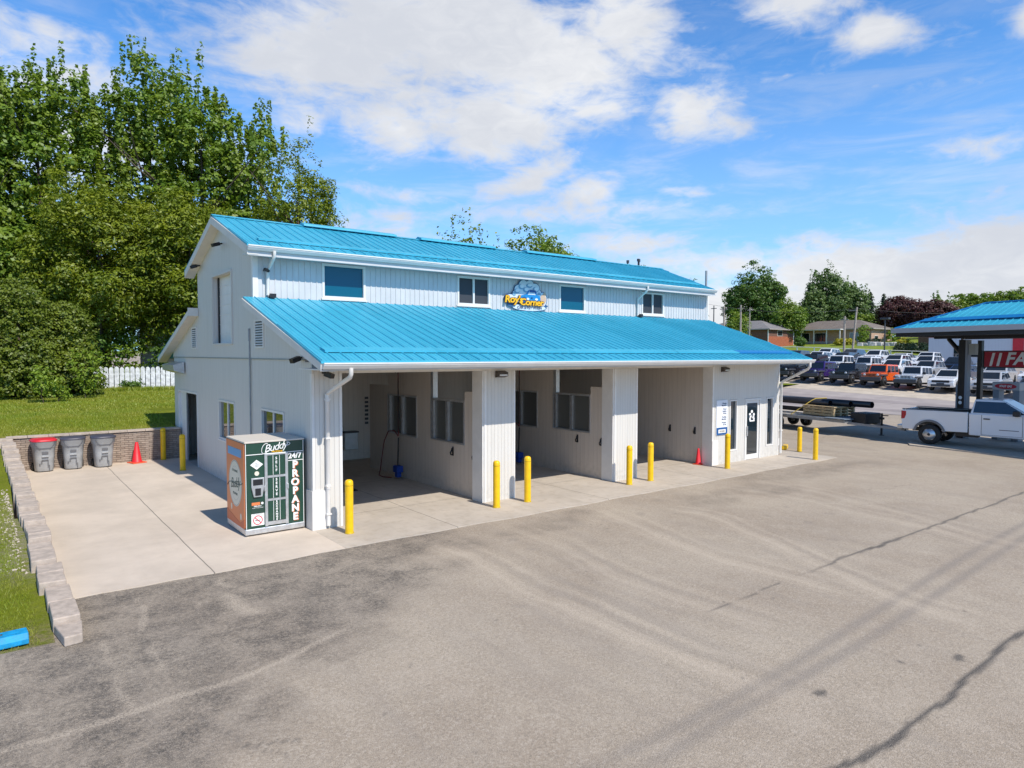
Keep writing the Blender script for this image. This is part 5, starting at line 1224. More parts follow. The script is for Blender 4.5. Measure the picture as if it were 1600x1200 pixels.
# far trees on the hill
far = [(1180,150,422,7.4,L4,34000,'large round dark green maple on the hill above the brick house','maple_tree',.42),
 (1232,136,466,3.4,L1,12000,'smaller green tree right behind the brick house','tree',.34),
 (1150,118,487,2.0,L1,6000,'small bushy tree in front of the brick house beside the white posts','tree',.28),
 (1290,152,417,4.6,L8,18000,'tall loose grey-green poplar behind the tan house','poplar_tree',.40),
 (1325,158,440,4.4,L8,15000,'lower right poplar leaning behind the tan house','poplar_tree',.42),
 (1268,150,458,3.0,L8,9000,'lower left poplar behind the tan house','poplar_tree',.42),
 (1345,150,490,4.0,L1,9000,'green tree low behind the roof of the tan house','tree',.40),
 (1375,165,480,5.0,L4,10000,'dark green tree between the poplar and the purple maple','tree',.45),
 (1404,140,459,4.3,L5,20000,'left and taller purple-leaved maple','purple_maple',.38),
 (1452,136,466,4.6,L5,22000,'right and wider purple-leaved maple reaching behind the fuel canopy','purple_maple',.38),
 (1465,170,459,2.2,L8,4000,'grey-green tree top peeping over the purple maples','tree',.5),
 (1520,150,457,7.0,L1,22000,'light green tree behind the left slope of the fuel canopy','tree',.45),
 (1585,140,452,7.0,L1,22000,'green tree behind the right end of the fuel canopy','tree',.45),
 (1660,140,455,7.0,L4,14000,'green tree beyond the right edge of the view','tree',.5)]
for i, (px, dp, pt, r, mt, cnt, lb, nm, lf) in enumerate(far):
    x, y = at(px, dp); z = hz(x,y); top = zat(pt, dp)-z; bh = top*.12; hc = (top-bh)/2
    lob = [(0,0,bh+hc,r*.86,r*.86,hc*.96)]
    for k in range(7): a = k*2.2; lob.append((math.cos(a)*r*.55, math.sin(a)*r*.55, bh+hc*(.5+1.05*(k/7)), r*.42, r*.42, hc*.34))
    tree(nm, lb, x, y, lob, int(cnt*1.2), lf, mt, 200+i, z=z, tr=.3, group='trees on the hill behind the car lot', shell=.5, clump=.62, per=26, shoots=.25 if mt is L8 else 0)
for i, (px, dp, pt, r, lb) in enumerate([(1357,162,457,2.3,'left pointed spruce on the skyline'),(1378,166,460,2.1,'right pointed spruce on the skyline'),(1343,168,472,1.8,'short spruce beside the poplar')]):
    x, y = at(px, dp); z = hz(x,y); top = zat(pt, dp)-z
    lob = [(0,0,top*(.2+.155*k),r*(1-.185*k),r*(1-.185*k),top*.13) for k in range(5)]+[(0,0,top*.94,.25,.25,top*.06)]
    tree('spruce_tree', lb, x, y, lob, 7000, .40, L7, 230+i, z=z, tr=.2, group='trees on the hill behind the car lot', shell=.5, clump=.3, per=14)
for i, (px, dp, r, h_, mt, lb) in enumerate([(1347,126,1.0,4.2,L6,'tall narrow green shrub at the corner of the tan house'),(1313,126,1.2,1.3,L9,'yellow-green bush left of the narrow shrub'),(1325,126,1.1,1.2,L9,'yellow bush beside the narrow shrub'),(1411,112,1.3,1.7,L9,'bright yellow bush at the end of the rock row'),(1393,130,1.4,2.4,L6,'pale green bush right of the tan house'),(1365,122,1.3,1.2,L7,'low blue-green bush under the tan gable'),(1249,128,1.2,2.2,L4,'dark bush between the two houses')]):
    x, y = at(px, dp); tree('shrub', lb, x, y, [(0,0,h_*.5,r,r,h_*.5)], 1500, .26, mt, 250+i, z=hz(x,y)-.1, tr=.05, cat='shrub', group='shrubs by the hill houses', shell=.5, clump=.22, per=12)
# dark hedge behind the car lot at the right
for i in range(6):
    x, y = at(1412+i*20, 104-i*2.2); tree('hedge_shrub', ('first','second','third','fourth','fifth','last')[i]+' shrub from the left in the dark clipped hedge behind the car lot', x, y, [(0,0,.6,1.5,1.5,.75)], 1600, .26, L7, 270+i, z=hz(x,y), tr=.05, cat='shrub', group='dark hedge row behind the car lot', shell=.6, clump=.25, per=12)

# ------------------------------------------------------------------ houses
def house(name, label, x0, x1, y0, y1, z, eave, rise, wallm, roofm, over=.6, wins=(), hip=True, extra=None, group=None):
    T = Thing(name, label, 'house', (x0,y0,z), 0, group); W, D = x1-x0, y1-y0
    b_ = MB(); b_.box(0,W,0,D,-1.5,eave); wo = T.part('wall', b_, wallm)
    b_ = MB(); o = over
    if W < D: rl = D/2-W/2 if hip else D/2+o; R1, R2 = (W/2,D/2-rl,eave+rise), (W/2,D/2+rl,eave+rise)
    else: rl = W/2-D/2 if hip else W/2+o; R1, R2 = (W/2-rl,D/2,eave+rise), (W/2+rl,D/2,eave+rise)
    E_ = [(-o,-o,eave+.02),(W+o,-o,eave+.02),(W+o,D+o,eave+.02),(-o,D+o,eave+.02)]
    if W < D: fs = [(0,1,4),(1,2,5,4),(2,3,5),(3,0,4,5),(3,2,1,0)]
    else: fs = [(0,1,5,4),(1,2,5),(2,3,4,5),(3,0,4),(3,2,1,0)]
    b_.add(E_+[R1,R2], fs); ro = T.part('roof', b_, roofm)
    b_ = MB(); b_.box(-o-.04,W+o+.04,-o-.06,-o-.01,eave-.14,eave+.05); b_.box(-o-.06,-o-.01,-o,D+o,eave-.14,eave+.05); T.part('fascia', b_, mat('fascia_'+name, (.36,.32,.29), .6), ro)
    for (face, a, za, w_, h_) in wins:
        b_ = MB(); g = MB()
        if face == 'f': b_.box(-.06,-.005,a-.08,a+w_+.08,za-.08,za+h_+.08); g.box(-.08,-.061,a,a+w_,za,za+h_)
        else: b_.box(a-.08,a+w_+.08,-.06,-.005,za-.08,za+h_+.08); g.box(a,a+w_,-.08,-.061,za,za+h_)
        f = T.part('window', b_, M['white']); T.part('pane', g, M['gwin'], f)
    return T
H1 = house('brick_house', 'low brick house with a bright orange sunlit side wall and a grey hip roof', 118.5,127.4,73,90,5.85,3.15,1.9,M['brickd'],M['shingle2'], wins=(('s',3.2,1.9,1.6,1.0),('f',4.0,1.6,2.0,1.2),('f',10,1.6,2.0,1.2)))
b_ = MB(); b_.box(0.02,8.88,-.05,-.004,-1.4,1.75); H1.part('lower_brick_face', b_, M['brick'])
b_ = MB(); b_.box(-.10,-.012,-.10,.10,-1.4,3.1); b_.box(8.82,8.98,-.12,-.055,-1.4,3.1); H1.part('corner_pipe', b_, M['white'])
b_ = MB(); b_.box(3.6,4.4,7.6,8.4,4.2,5.7); H1.part('chimney', b_, M['brick'])
H2 = house('tan_house', 'long tan brick bungalow with a brown roof, pillared porch and sunlit gable end', 131.8,140.5,59.8,77,5.75,3.3,1.9,M['tan'],M['shingle'], wins=(('s',1.3,.5,1.3,1.4),('s',5.2,.5,1.0,1.2),('f',2.4,1.0,1.6,1.5),('f',8.8,.9,2.2,1.7),('f',12.2,.9,1.8,1.7)))
b_ = MB()
for yy in (5.0,7.6,10.2,12.8,15.4): b_.box(-1.9,-1.75,yy,yy+.16,-.6,3.28)
H2.part('porch_posts', b_, M['white'])
b_ = MB(); b_.box(-2.2,-.002,4.8,15.8,3.12,3.30); H2.part('porch_roof', b_, M['white'])
b_ = MB(); b_.box(-1.86,-1.82,5.16,15.4,.80,.86); b_.box(-1.86,-1.82,5.16,15.4,.05,.10)
for k in range(60): b_.box(-1.85,-1.83,5.2+k*.17,5.23+k*.17,.10,.80)
b_.box(-1.95,-.002,5,15.6,-.8,.04); H2.part('porch_railing', b_, mat('rail_grey_blue', (.40,.42,.46), .6))
H4 = house('grey_roofed_house', 'low house roof just showing left of the brick house', 112,122,95,112,5.9,2.8,1.6,M['tan'],M['shingle'])
house('far_brick_house', 'brown brick house half hidden behind the purple maples', 120,130,33,47,5.2,2.7,1.8,M['brickd'],M['shingle'], wins=(('f',8,.8,2.2,1.3),('f',2,.8,2.2,1.3)))
house('white_sided_house', 'white sided house behind the fence, glimpsed between tree trunks', 10.5,20,60,68,1.6,4.6,2.4,mat('house_white_siding', (.62,.66,.72), .7, nscale=2, namt=.1),M['shingle2'], hip=False)
house('hidden_brick_house', 'brick house glimpsed through the leaves behind the left trees', -2,8.0,66,76,1.6,5.0,2.2,M['brick'],M['shingle'])
g_ = random.Random(5); x, y = at(1375, 119); RKW = Thing('rock_row', 'row of pale landscaping rocks lining the slope below the tan house', 'rocks', (x,y,hz(x,y)))
for i in range(16):
    px = 1344+i*4.2; x, y = at(px, 121-.3*i); b_ = MB(); s = g_.uniform(.45,.75); z = hz(x,y)+.2
    V = [(x+s*a*g_.uniform(.7,1.1), y+s*b*g_.uniform(.7,1.1), z+s*c*g_.uniform(.7,1.1)) for a, b, c in ((-1,-1,-.5),(1,-1,-.5),(1,1,-.5),(-1,1,-.5),(-.8,-.8,.6),(.8,-.8,.7),(.8,.8,.6),(-.8,.8,.7))]
    b_.hexa(V); RKW.part('rock', b_, M['rock'], world=True, bevel=.12)
# white post-and-rail along the top of the car lot
RF = Thing('guard_rail', 'long white two-rail fence between the car lot and the grassy bank', 'fence', (97,45,hz(97,45)))
b_ = MB(); ya_ = np.arange(36, 82, 2.7); x_ = 97.0
rl_ = []
for zz in (.55, 1.12): rl_.append([(x_, y, hz(x_,y)+zz) for y in ya_])
for pth in rl_: b_.tube(pth, .055, 6)
RF.part('rails', b_, M['white'], world=True)
for y in ya_:
    b_ = MB(); z_ = hz(x_,y); b_.box(x_-.06,x_+.06,y-.06,y+.06,z_-.1,z_+1.18); RF.part('post', b_, M['white'], world=True)
# poles and wires
def pole(px, dp, ptop, lb, r=.14, lean=0, mt=None, lamp=False):
    x, y = at(px, dp); z = hz(x,y); h_ = zat(ptop, dp)-z
    T = Thing('utility_pole' if not lamp else 'street_lamp', lb, 'pole' if not lamp else 'street lamp', (x,y,z))
    b_ = MB(); b_.tube([(0,0,-.3),(-lean*.61*0+lean*.79,-lean*.61,h_)], [r,r*.75], 10); T.part('pole', b_, mt or M['pole'])
    if lamp:
        b_ = MB(); b_.box(-.3,.3,-.55,.55,h_-.08,h_+.16); T.part('lamp_head', b_, M['dark'])
    else:
        b_ = MB(); b_.box(-.05,.05,-.5,.5,h_-.5,h_-.4); T.part('crossarm', b_, mt or M['pole'])
    return x, y, z+h_
pole(1318,84,494,'weathered wooden utility pole, the shorter of the pair among the parked cars',.15)
pole(1330,88,480,'taller leaning wooden utility pole beside the shorter one',.15,.55)
pole(1156,95,477,'pale pole rising over the right end of the lower roof',.15)
pole(1130,98,479,'pale pole nearest the right end of the upper storey',.15)
pole(1114,105,478,'thin dark pole farthest left beside the upper storey',.10,0,M['dark'])
pole(1170,112,481,'thin pale pole in front of the large round maple',.12)
pole(1381,90,498,'dark lamp post with a boxy head behind the parked cars',.10,0,M['dark'],True)
wr = MB()
for a, b2 in (((1090,110,473),(1340,120,482)),((1340,120,482),(1640,118,478))):
    p0 = Vector((*at(a[0],a[1]), zat(a[2],a[1]))); p1 = Vector((*at(b2[0],b2[1]), zat(b2[2],b2[1])))
    wr.tube([p0.lerp(p1,k/14)-Vector((0,0,1.1*4*(k/14)*(1-k/14))) for k in range(15)], .022, 4)
single('overhead_wire', wr, M['dark'], 'thin overhead wire sagging across the sky above the houses', 'wire')

# ------------------------------------------------------------------ dealership hall behind the canopy
dx, dy = 88.5, 33.5
DH = Thing('dealership_hall', 'large white flat-roofed hall with a pink top stripe behind the fuel canopy', 'building', (dx,dy-30,hz(dx,dy)-.4))
b_ = MB(); b_.box(0,20,0,30,0,4.05); DH.part('wall', b_, siding('hall_white_cladding', (.62,.64,.68), .3, dark=.9))
b_ = MB(); b_.box(-.06,-.005,0,30,3.45,3.72); DH.part('pink_stripe', b_, mat('pink_stripe', (.55,.18,.22), .5))
b_ = MB(); b_.box(-.10,20.1,-.1,30.1,4.052,4.18); DH.part('parapet', b_, M['white'])
for y_ in (24.6,26.2,8,12,16): 
    b_ = MB(); b_.box(-.08,-.005,y_,y_+1.1,1.2,2.5); f_ = DH.part('window', b_, M['gwin'])
b_ = MB(); b_.box(-.12,-.005,20.6,21.6,.3,3.4); DH.part('red_panel', b_, M['redpl'])

# ------------------------------------------------------------------ vehicles (local frame: nose to +x, left side +y, ground z=0)
PAINT = {}
def paint(nm, c, rough=.22):
    if nm not in PAINT: PAINT[nm] = mat('car_paint_'+nm, c, rough, spec=.6, coat=.8)
    return PAINT[nm]
def arch_profile(top, xf, xr, zb, wheels, rw):
    """closed side outline: top points from rear to front, underside with wheel arches (wheels listed front to rear)"""
    pts = list(top)
    pts.append((xf, zb))
    for wx in wheels:
        for k in range(11):
            a = math.pi*k/10; x_ = wx+rw*math.cos(a); z_ = max(zb, .36+rw*math.sin(a))
            pts.append((x_, z_ if 0 < k < 10 else zb))
    pts.append((xr, zb)); return pts
def wheel_parts(T, x, y, r, w_, rim, side):
    b_ = MB(); b_.lathe([(r*.60,-w_/2),(r*.93,-w_/2),(r,-w_/2+.03),(r,w_/2-.03),(r*.93,w_/2),(r*.60,w_/2)], (x,y,r), 'y', 22)
    wo = T.part('wheel', b_, M['rubber'])
    b_ = MB(); s = side; yo_ = y+s*(w_/2-.03)
    b_.lathe([(r*.64,-.05 if s < 0 else .05),(r*.63,0),(r*.56,.0),(r*.53,.05 if s < 0 else -.05),(.001,.05 if s < 0 else -.05)], (x,yo_,r), 'y', 20)
    for k in range(6):
        a = 2*math.pi*k/6; c_, s_ = math.cos(a), math.sin(a); px_, pz_ = -s_*.045, c_*.045
        P4 = [(x+c_*r*.10+px_, r+s_*r*.10+pz_),(x+c_*r*.10-px_, r+s_*r*.10-pz_),(x+c_*r*.57-px_, r+s_*r*.57-pz_),(x+c_*r*.57+px_, r+s_*r*.57+pz_)]
        y0_, y1_ = yo_-.02, yo_+.012; b_.hexa([(p[0],y0_,p[1]) for p in P4]+[(p[0],y1_,p[1]) for p in P4])
    b_.lathe([(.001,.035*s),(r*.14,.03*s),(r*.16,-.01*s)], (x,yo_,r), 'y', 12)
    T.part('rim', b_, rim, wo); return wo
def cabin(T, bx0, bx1, tx0, tx1, w0, w1, z0, z1, pm, glass, posts=(.48,), name='cabin', rearglass=True, roofmat_=None, inset=.07, yo_=0, rearside=True):
    """greenhouse: painted shell with glass set just proud of each face; x1 = front"""
    A = [(bx0,-w0,z0),(bx1,-w0,z0),(bx1,w0,z0),(bx0,w0,z0)]; Bt = [(tx0,-w1,z1),(tx1,-w1,z1),(tx1,w1,z1),(tx0,w1,z1)]
    b_ = MB(); b_.hexa(A+Bt); sh_ = T.part(name, b_, pm, bevel=.045)
    A = [Vector(p) for p in A]; Bt = [Vector(p) for p in Bt]
    def face(a, b, c, d, u0, u1, v0, v1, nm, off=.007):
        P = lambda u, v: (a.lerp(b,u)).lerp(d.lerp(c,u), v)
        q = [P(u0,v0),P(u1,v0),P(u1,v1),P(u0,v1)]; n_ = (q[1]-q[0]).cross(q[3]-q[0]).normalized()
        m_ = MB(); m_.hexa([p-n_*.004 for p in q]+[p+n_*off for p in q]); T.part(nm, m_, glass, sh_)
    L = bx1-bx0
    face(A[1],A[2],Bt[2],Bt[1],.07,.93,.10,.90,'windscreen')
    if rearglass: face(A[3],A[0],Bt[0],Bt[3],.10,.90,.18,.86,'rear_window')
    edges = [0]+list(posts)+[1]
    for i in range(len(edges)-1):
        u0 = edges[i]+(.05 if i == 0 else .018); u1 = edges[i+1]-(.045 if i == len(edges)-2 else .018)
        if not rearside and i == 0: continue
        face(A[0],A[1],Bt[1],Bt[0],u0,u1,.08,.86,'side_window')
        face(A[2],A[3],Bt[3],Bt[2],1-u1,1-u0,.08,.86,'side_window')
    if roofmat_:
        m_ = MB(); m_.box(tx0+.05,tx1-.03,-w1+.05,w1-.05,z1-.01,z1+.025); T.part('roof_panel', m_, roofmat_, sh_, bevel=.01)
    return sh_
def offroader(pm, roofm):
    T = Thing('offroad_car', 'x', 'car', (0,0,0)); T.o['label'] = 'x'
    zb = .48; wx = (1.50,-1.46)
    top = [(-2.12,.55),(-2.14,1.12),(.62,1.14),(2.02,1.06),(2.06,.62)]
    pf = arch_profile(top, 2.02, -2.10, zb, wx, .50)
    b_ = MB(); b_.prism(pf, 'y', -.80, .80); T.part('body', b_, pm, bevel=.035)
    cabin(T, -2.06, .72, -2.0, .42, .76, .66, 1.13, 1.80, pm, M['gcar'], (.36,.68), roofmat_=roofm)
    for s in (-1,1):
        for x_, xe in ((1.50,.62),(-1.46,.60)):
            b_ = MB(); b_.hexa([(x_-xe,s*.80-.13+.0,.84),(x_+xe+.05,s*.80-.13,.84),(x_+xe+.05,s*.80+.13,.84),(x_-xe,s*.80+.13,.84),(x_-xe*.75,s*.80-.13,.99),(x_+xe*.8,s*.80-.13,.99),(x_+xe*.8,s*.80+.13,.99),(x_-xe*.75,s*.80+.13,.99)])
            T.part('fender_flare', b_, M['dark'], bevel=.03)
        b_ = MB(); b_.box(.48,.66,s*.80 if s > 0 else -.98,.98 if s > 0 else -.80,1.14,1.34); T.part('mirror', b_, M['black'], bevel=.03)
        b_ = MB(); b_.lathe([(.001,.03),(.10,.025),(.105,0)], (2.065,s*.52,.93), 'x', 16); T.part('headlight', b_, M['lamp'])
        b_ = MB(); b_.box(-2.17,-2.10,s*.70-.06,s*.70+.06,.80,1.02); T.part('tail_light', b_, M['tail'])
        for wx_ in wx: wheel_parts(T, wx_, s*.80, .40, .26, M['rimd'], s)
    b_ = MB(); b_.box(2.035,2.072,-.66,.66,.76,1.05); gr = T.part('grille_panel', b_, pm, bevel=.012)
    b_ = MB()
    for k in range(7): b_.box(2.073,2.080,-.345+k*.105,-.285+k*.105,.80,1.02)
    T.part('grille_slots', b_, M['black'], gr)
    b_ = MB(); b_.box(2.08,2.30,-.84,.84,.44,.74); b_.box(-2.30,-2.13,-.80,.80,.50,.68); T.part('bumper', b_, M['dark'], bevel=.03)  # front bumper drawn taller to take in the shadow under it
    b_ = MB(); b_.lathe([(.15,-.12),(.40,-.12),(.40,.12),(.15,.12)], (-2.26,0,1.02), 'x', 20); T.part('spare_wheel', b_, M['rubber'])
    b_ = MB(); b_.box(-1.8,1.9,-.6,.6,.34,.50); T.part('chassis', b_, M['black'])
    return T.o
def suv(pm, L=4.75, H=1.70, style='suv', rim=None):
    T = Thing('parked_suv', 'x', 'car', (0,0,0))
    h = L/2; wx = (h-.92,-h+.98); hz_ = 1.02 if style == 'suv' else .88; belt = 1.10 if style == 'suv' else .95
    top = [(-h+.02,.5),(-h,.95),(-h+.06,belt),(h-1.45,belt),(h-.35,hz_-.02),(h-.05,hz_-.16),(h,.62),(h-.04,.42)]
    b_ = MB(); b_.prism(arch_profile(top, h-.10, -h+.10, .30, wx, .42), 'y', -.92, .92); T.part('body', b_, pm, bevel=.07)
    cabin(T, -h+.12, h-1.30, -h+.55 if style == 'suv' else -h+.95, h-2.15, .84, .66, belt-.02, H, pm, M['gcar'], (.30,.62))
    b_ = MB(); b_.box(h-.06,h+.012,-.60,.60,.66,.84); T.part('grille', b_, M['black'], bevel=.01)
    b_ = MB(); b_.box(h-.05,h+.014,-.66,.66,.34,.52); T.part('lower_intake', b_, M['dark'], bevel=.015)
    b_ = MB(); b_.box(h+.0125,h+.022,-.26,.26,.52,.63); T.part('licence_plate', b_, M['dark'])
    for s in (-1,1):
        b_ = MB(); b_.hexa([(h-.30,s*.76-.15,.70),(h-.01,s*.76-.15,.68),(h-.05,s*.76+.15,.68),(h-.45,s*.76+.155,.70),(h-.30,s*.76-.15,.83),(h-.0,s*.76-.15,.82),(h-.05,s*.76+.15,.82),(h-.5,s*.76+.165,.84)]); T.part('headlight', b_, M['lamp'], bevel=.01)
        b_ = MB(); b_.box(-h-.012,-h+.12,s*.76-.15,s*.76+.16,.80,.98); T.part('tail_light', b_, M['tail'], bevel=.01)
        b_ = MB(); b_.box(h-1.75,h-1.58,min(s*.88,s*1.06),max(s*.88,s*1.06),belt+.02,belt+.16); T.part('mirror', b_, pm, bevel=.03)
        b_ = MB()
        for xx in (h-2.0,h-2.95): b_.box(xx-.3,xx-.14,min(s*.922,s*.94),max(s*.922,s*.94),.86,.89)
        T.part('door_handles', b_, M['dark'])
        b_ = MB(); b_.box(-h+1.5,h-1.45,min(s*.90,s*.93),max(s*.90,s*.93),.30,.40); T.part('sill', b_, M['dark'])
        for w_ in wx: wheel_parts(T, w_, s*.82, .36, .23, rim or M['rimd'], s)
    return T.o
def pickup(pm, rimm):
    """regular-cab long-bed work truck"""
    T = Thing('pickup_truck', 'x', 'pickup truck', (0,0,0))
    xr, xf = -2.98, 3.02; wx = (1.98,-1.90); R_ = .425
    # bed
    top = [(-2.93,.62),(-2.98,.95),(-2.97,1.42),(-.50,1.44)]
    def arch(cx, zb, r_, n=12, a0=0, a1=math.pi): return [(cx+r_*math.cos(a0+(a1-a0)*k/n), .43+r_*math.sin(a0+(a1-a0)*k/n)) for k in range(n+1)]
    pf = [(-2.93,.60),(-2.98,.95),(-2.96,1.43),(-.52,1.45),(-.52,.62)]+[(-1.45,.60)]+[p for p in arch(-1.90,.6,.56) if p[1] >= .60]+[(-2.52,.60)]
    for s in (-1,1):
        b_ = MB(); y0_, y1_ = (s*.985, s*.86) if s < 0 else (.86,.985)
        b_.prism(pf, 'y', y0_, y1_); T.part('bed_side', b_, pm, bevel=.02)
        fl = MB(); o_ = arch(-1.90,.6,.62,14,.24,math.pi-.24); i_ = arch(-1.90,.6,.535,14,.24,math.pi-.24)
        fl.prism(o_+i_[::-1], 'y', min(s*.98,s*1.035), max(s*.98,s*1.035)); T.part('wheel_arch_lip', fl, mat('arch_grey', (.16,.16,.165), .6) if 'arch_grey' not in bpy.data.materials else bpy.data.materials['arch_grey'], bevel=.008)
        b_ = MB(); b_.prism([(-2.97,1.02),(-2.86,1.04),(-2.80,1.20),(-2.80,1.36),(-2.97,1.37)], 'y', min(s*.90,s*.997), max(s*.90,s*.997)); b_.box(-2.992,-2.94,min(s*.82,s*.99),max(s*.82,s*.99),1.02,1.37); T.part('tail_light', b_, M['tail'], bevel=.01)
    b_ = MB(); b_.box(-2.88,-.53,-.86,.86,.84,.90); b_.box(-.60,-.53,-.86,.86,.90,1.42); b_.box(-2.9,-2.2,-.86,-.845,.9,1.42)
    for k in range(12): b_.box(-2.86,-.62,-.80+k*.14,-.74+k*.14,.90,.915)
    T.part('bed_liner', b_, M['black'])
    b_ = MB(); b_.box(-2.88,-.62,-.858,-.80,.9,1.425); b_.box(-2.88,-.62,.80,.858,.9,1.425); T.part('bed_wall_liner', b_, M['black'])
    b_ = MB(); b_.box(-2.97,-.55,-.99,-.80,1.452,1.475); b_.box(-2.97,-.55,.80,.99,1.452,1.475); T.part('bed_rail_cap', b_, M['black'], bevel=.008)
    b_ = MB(); b_.box(-2.985,-2.90,-.82,.82,.74,1.44); tg = T.part('tailgate', b_, pm, bevel=.015)
    b_ = MB(); b_.box(-2.996,-2.986,-.13,.13,1.22,1.31); T.part('tailgate_handle', b_, M['black'], tg)
    b_ = MB(); b_.box(-3.16,-2.95,-.94,.94,.58,.76); T.part('rear_bumper', b_, M['alu'], bevel=.03)
    b_ = MB(); b_.box(-3.30,-3.02,-.05,.05,.46,.56); b_.tube([(-3.28,0,.56),(-3.28,0,.62)], .03, 8); T.part('tow_hitch', b_, M['dark'])
    # cab and nose
    cb_ = [(-.48,.52),(-.50,1.42),(1.32,1.42),(1.55,1.40),(2.78,1.34),(2.93,1.20),(2.98,.62),(2.95,.50),(2.62,.50)]+[p for p in arch(1.98,.6,.56) if p[1] >= .50][0:]+[(1.42,.50)]
    b_ = MB(); b_.prism(cb_, 'y', -.975, .975); T.part('cab_body', b_, pm, bevel=.05)
    cabin(T, -.46, 1.55, -.34, .58, .93, .74, 1.40, 1.985, pm, M['gcar'], (), name='cab_roof')
    for s in (-1,1):
        fl = MB(); o_ = arch(1.98,.6,.62,14,.24,math.pi-.24); i_ = arch(1.98,.6,.535,14,.24,math.pi-.24)
        fl.prism(o_+i_[::-1], 'y', min(s*.965,s*1.02), max(s*.965,s*1.02)); T.part('wheel_arch_lip', fl, bpy.data.materials['arch_grey'], bevel=.008)
        d_ = MB(); y0_ = s*.976; y1_ = s*.9785
        for (a,b2,c_,e_) in ((-.05,-.035,.58,1.38),(1.30,1.315,.58,1.38),(-.05,1.315,.575,.585)): d_.box(a,b2,min(y0_,y1_),max(y0_,y1_),c_,e_)
        do = T.part('door_gap', d_, M['dark'])
        h_ = MB(); h_.box(.02,.24,min(s*.976,s*1.01),max(s*.976,s*1.01),1.20,1.245); T.part('door_handle', h_, M['black'], do, bevel=.008)
        h_ = MB(); h_.box(1.02,1.26,min(s*1.02,s*1.22),max(s*1.02,s*1.22),1.40,1.60); h_.box(1.06,1.18,min(s*.95,s*1.10),max(s*.95,s*1.10),1.38,1.43); T.part('mirror', h_, M['black'], bevel=.03)
        h_ = MB(); h_.box(.55,1.20,min(s*.976,s*.9775),max(s*.976,s*.9775),.80,.825); T.part('badge', h_, M['dark'])
        h_ = MB(); h_.box(2.74,2.96,min(s*.66,s*.985),max(s*.66,s*.985),.98,1.20); T.part('headlight', h_, M['lamp'], bevel=.03)
        for w_ in wx:
            wo_ = wheel_parts(T, w_, s*.86, R_, .27, rimm, s); sl_ = MB()
            for k in range(8):
                a = 2*math.pi*(k+.5)/8; sl_.lathe([(.001,-.030*s),(.040,-.030*s),(.042,.03*s)], (w_+.175*math.cos(a), s*(.86+.105), R_+.175*math.sin(a)), 'y', 8)
            sl_.lathe([(.001,-.075*s),(.055,-.07*s),(.06,-.02*s)], (w_, s*(.86+.105), R_), 'y', 12); T.part('rim_openings', sl_, M['black'], wo_)
    b_ = MB(); b_.box(2.93,3.0,-.64,.64,.78,1.20); T.part('grille', b_, M['dark'], bevel=.02)
    b_ = MB(); b_.box(2.92,3.12,-.96,.96,.48,.74); T.part('front_bumper', b_, M['alu'], bevel=.04)
    b_ = MB(); b_.box(-2.7,2.7,-.45,-.33,.50,.66); b_.box(-2.7,2.7,.33,.45,.50,.66); b_.box(-1.97,-1.82,-.80,.80,.36,.50); b_.box(-1.0,-.2,-.75,-.45,.42,.70); b_.box(1.9,2.05,-.8,.8,.36,.5); T.part('chassis', b_, M['black'])
    b_ = MB(); b_.box(-.25,.55,-.60,.60,1.985,2.02) if False else b_.box(-.05,.05,-.05,.05,1.975,2.0); T.part('roof_antenna', b_, M['black'])
    return T.o
# the hero truck
pk = pickup(paint('white', (.74,.75,.77)), M['rims']); pk.location = (32.95-.98*0+.05, 10.45, .052)
ang = math.atan2(8.4-12.4, 32.55-33.1); pk.location = (34.24, 10.47, .055); pk.rotation_euler[2] = rad(-86); pk.scale = (1.055,1.055,1.055); TA = rad(78.1)
pk['label'] = 'white regular-cab pickup truck with a long bed, towing the flatbed trailer'

# ------------------------------------------------------------------ flatbed trailer and load
TR = Thing('flatbed_trailer', 'long tandem-axle flatbed trailer with pale board deck, hitched behind the white pickup', 'trailer', (34.05,14.0,.03), TA)
# local: +x runs backwards from the coupler
b_ = MB(); b_.box(2.2,10.4,-1.05,-.93,.62,.76); b_.box(2.2,10.4,.93,1.05,.62,.76); b_.box(2.2,2.35,-.93,.93,.62,.76); b_.box(10.25,10.4,-.93,.93,.62,.76)
for k in range(8): b_.box(2.9+k,3.0+k,-.93,.93,.60,.70)
b_.hexa([(0,-.05,.46),(2.3,-.75,.56),(2.3,-.63,.56),(0,.05,.46),(0,-.05,.56),(2.3,-.75,.68),(2.3,-.63,.68),(0,.05,.56)]); b_.hexa([(0,-.05,.45),(2.3,.63,.55),(2.3,.75,.55),(0,.05,.45),(0,-.05,.55),(2.3,.63,.67),(2.3,.75,.67),(0,.05,.55)])
b_.box(-.25,.1,-.05,.05,.44,.56); TR.part('frame', b_, M['grey'])
b_ = MB()
for k in range(12): b_.box(2.36,10.24,-.92+k*.154,-.92+k*.154+.146,.765,.80)
TR.part('deck_boards', b_, M['deckw'])
b_ = MB(); b_.box(2.1,3.4,-1.2,1.2,.80,.83); TR.part('front_deck_plate', b_, mat('blue_grey_plate', (.20,.25,.31), .5))
for x_ in (6.35,7.25):
    for s in (-1,1): wheel_parts(TR, x_, s*1.10, .36, .22, M['grey'], s)
b_ = MB(); b_.box(5.8,7.85,-1.25,-1.0,.735,.76); b_.box(5.8,7.85,1.0,1.25,.735,.76); TR.part('fender', b_, M['dark'])
b_ = MB(); b_.tube([(1.15,-.26,.10),(1.15,-.26,1.15)], .05, 8); b_.box(1.06,1.24,-.35,-.17,.06,.10); b_.tube([(1.15,-.26,1.05),(.85,-.32,1.05)], .025, 6); b_.box(1.05,1.25,-.32,-.18,.85,.95); TR.part('jack', b_, M['black'])
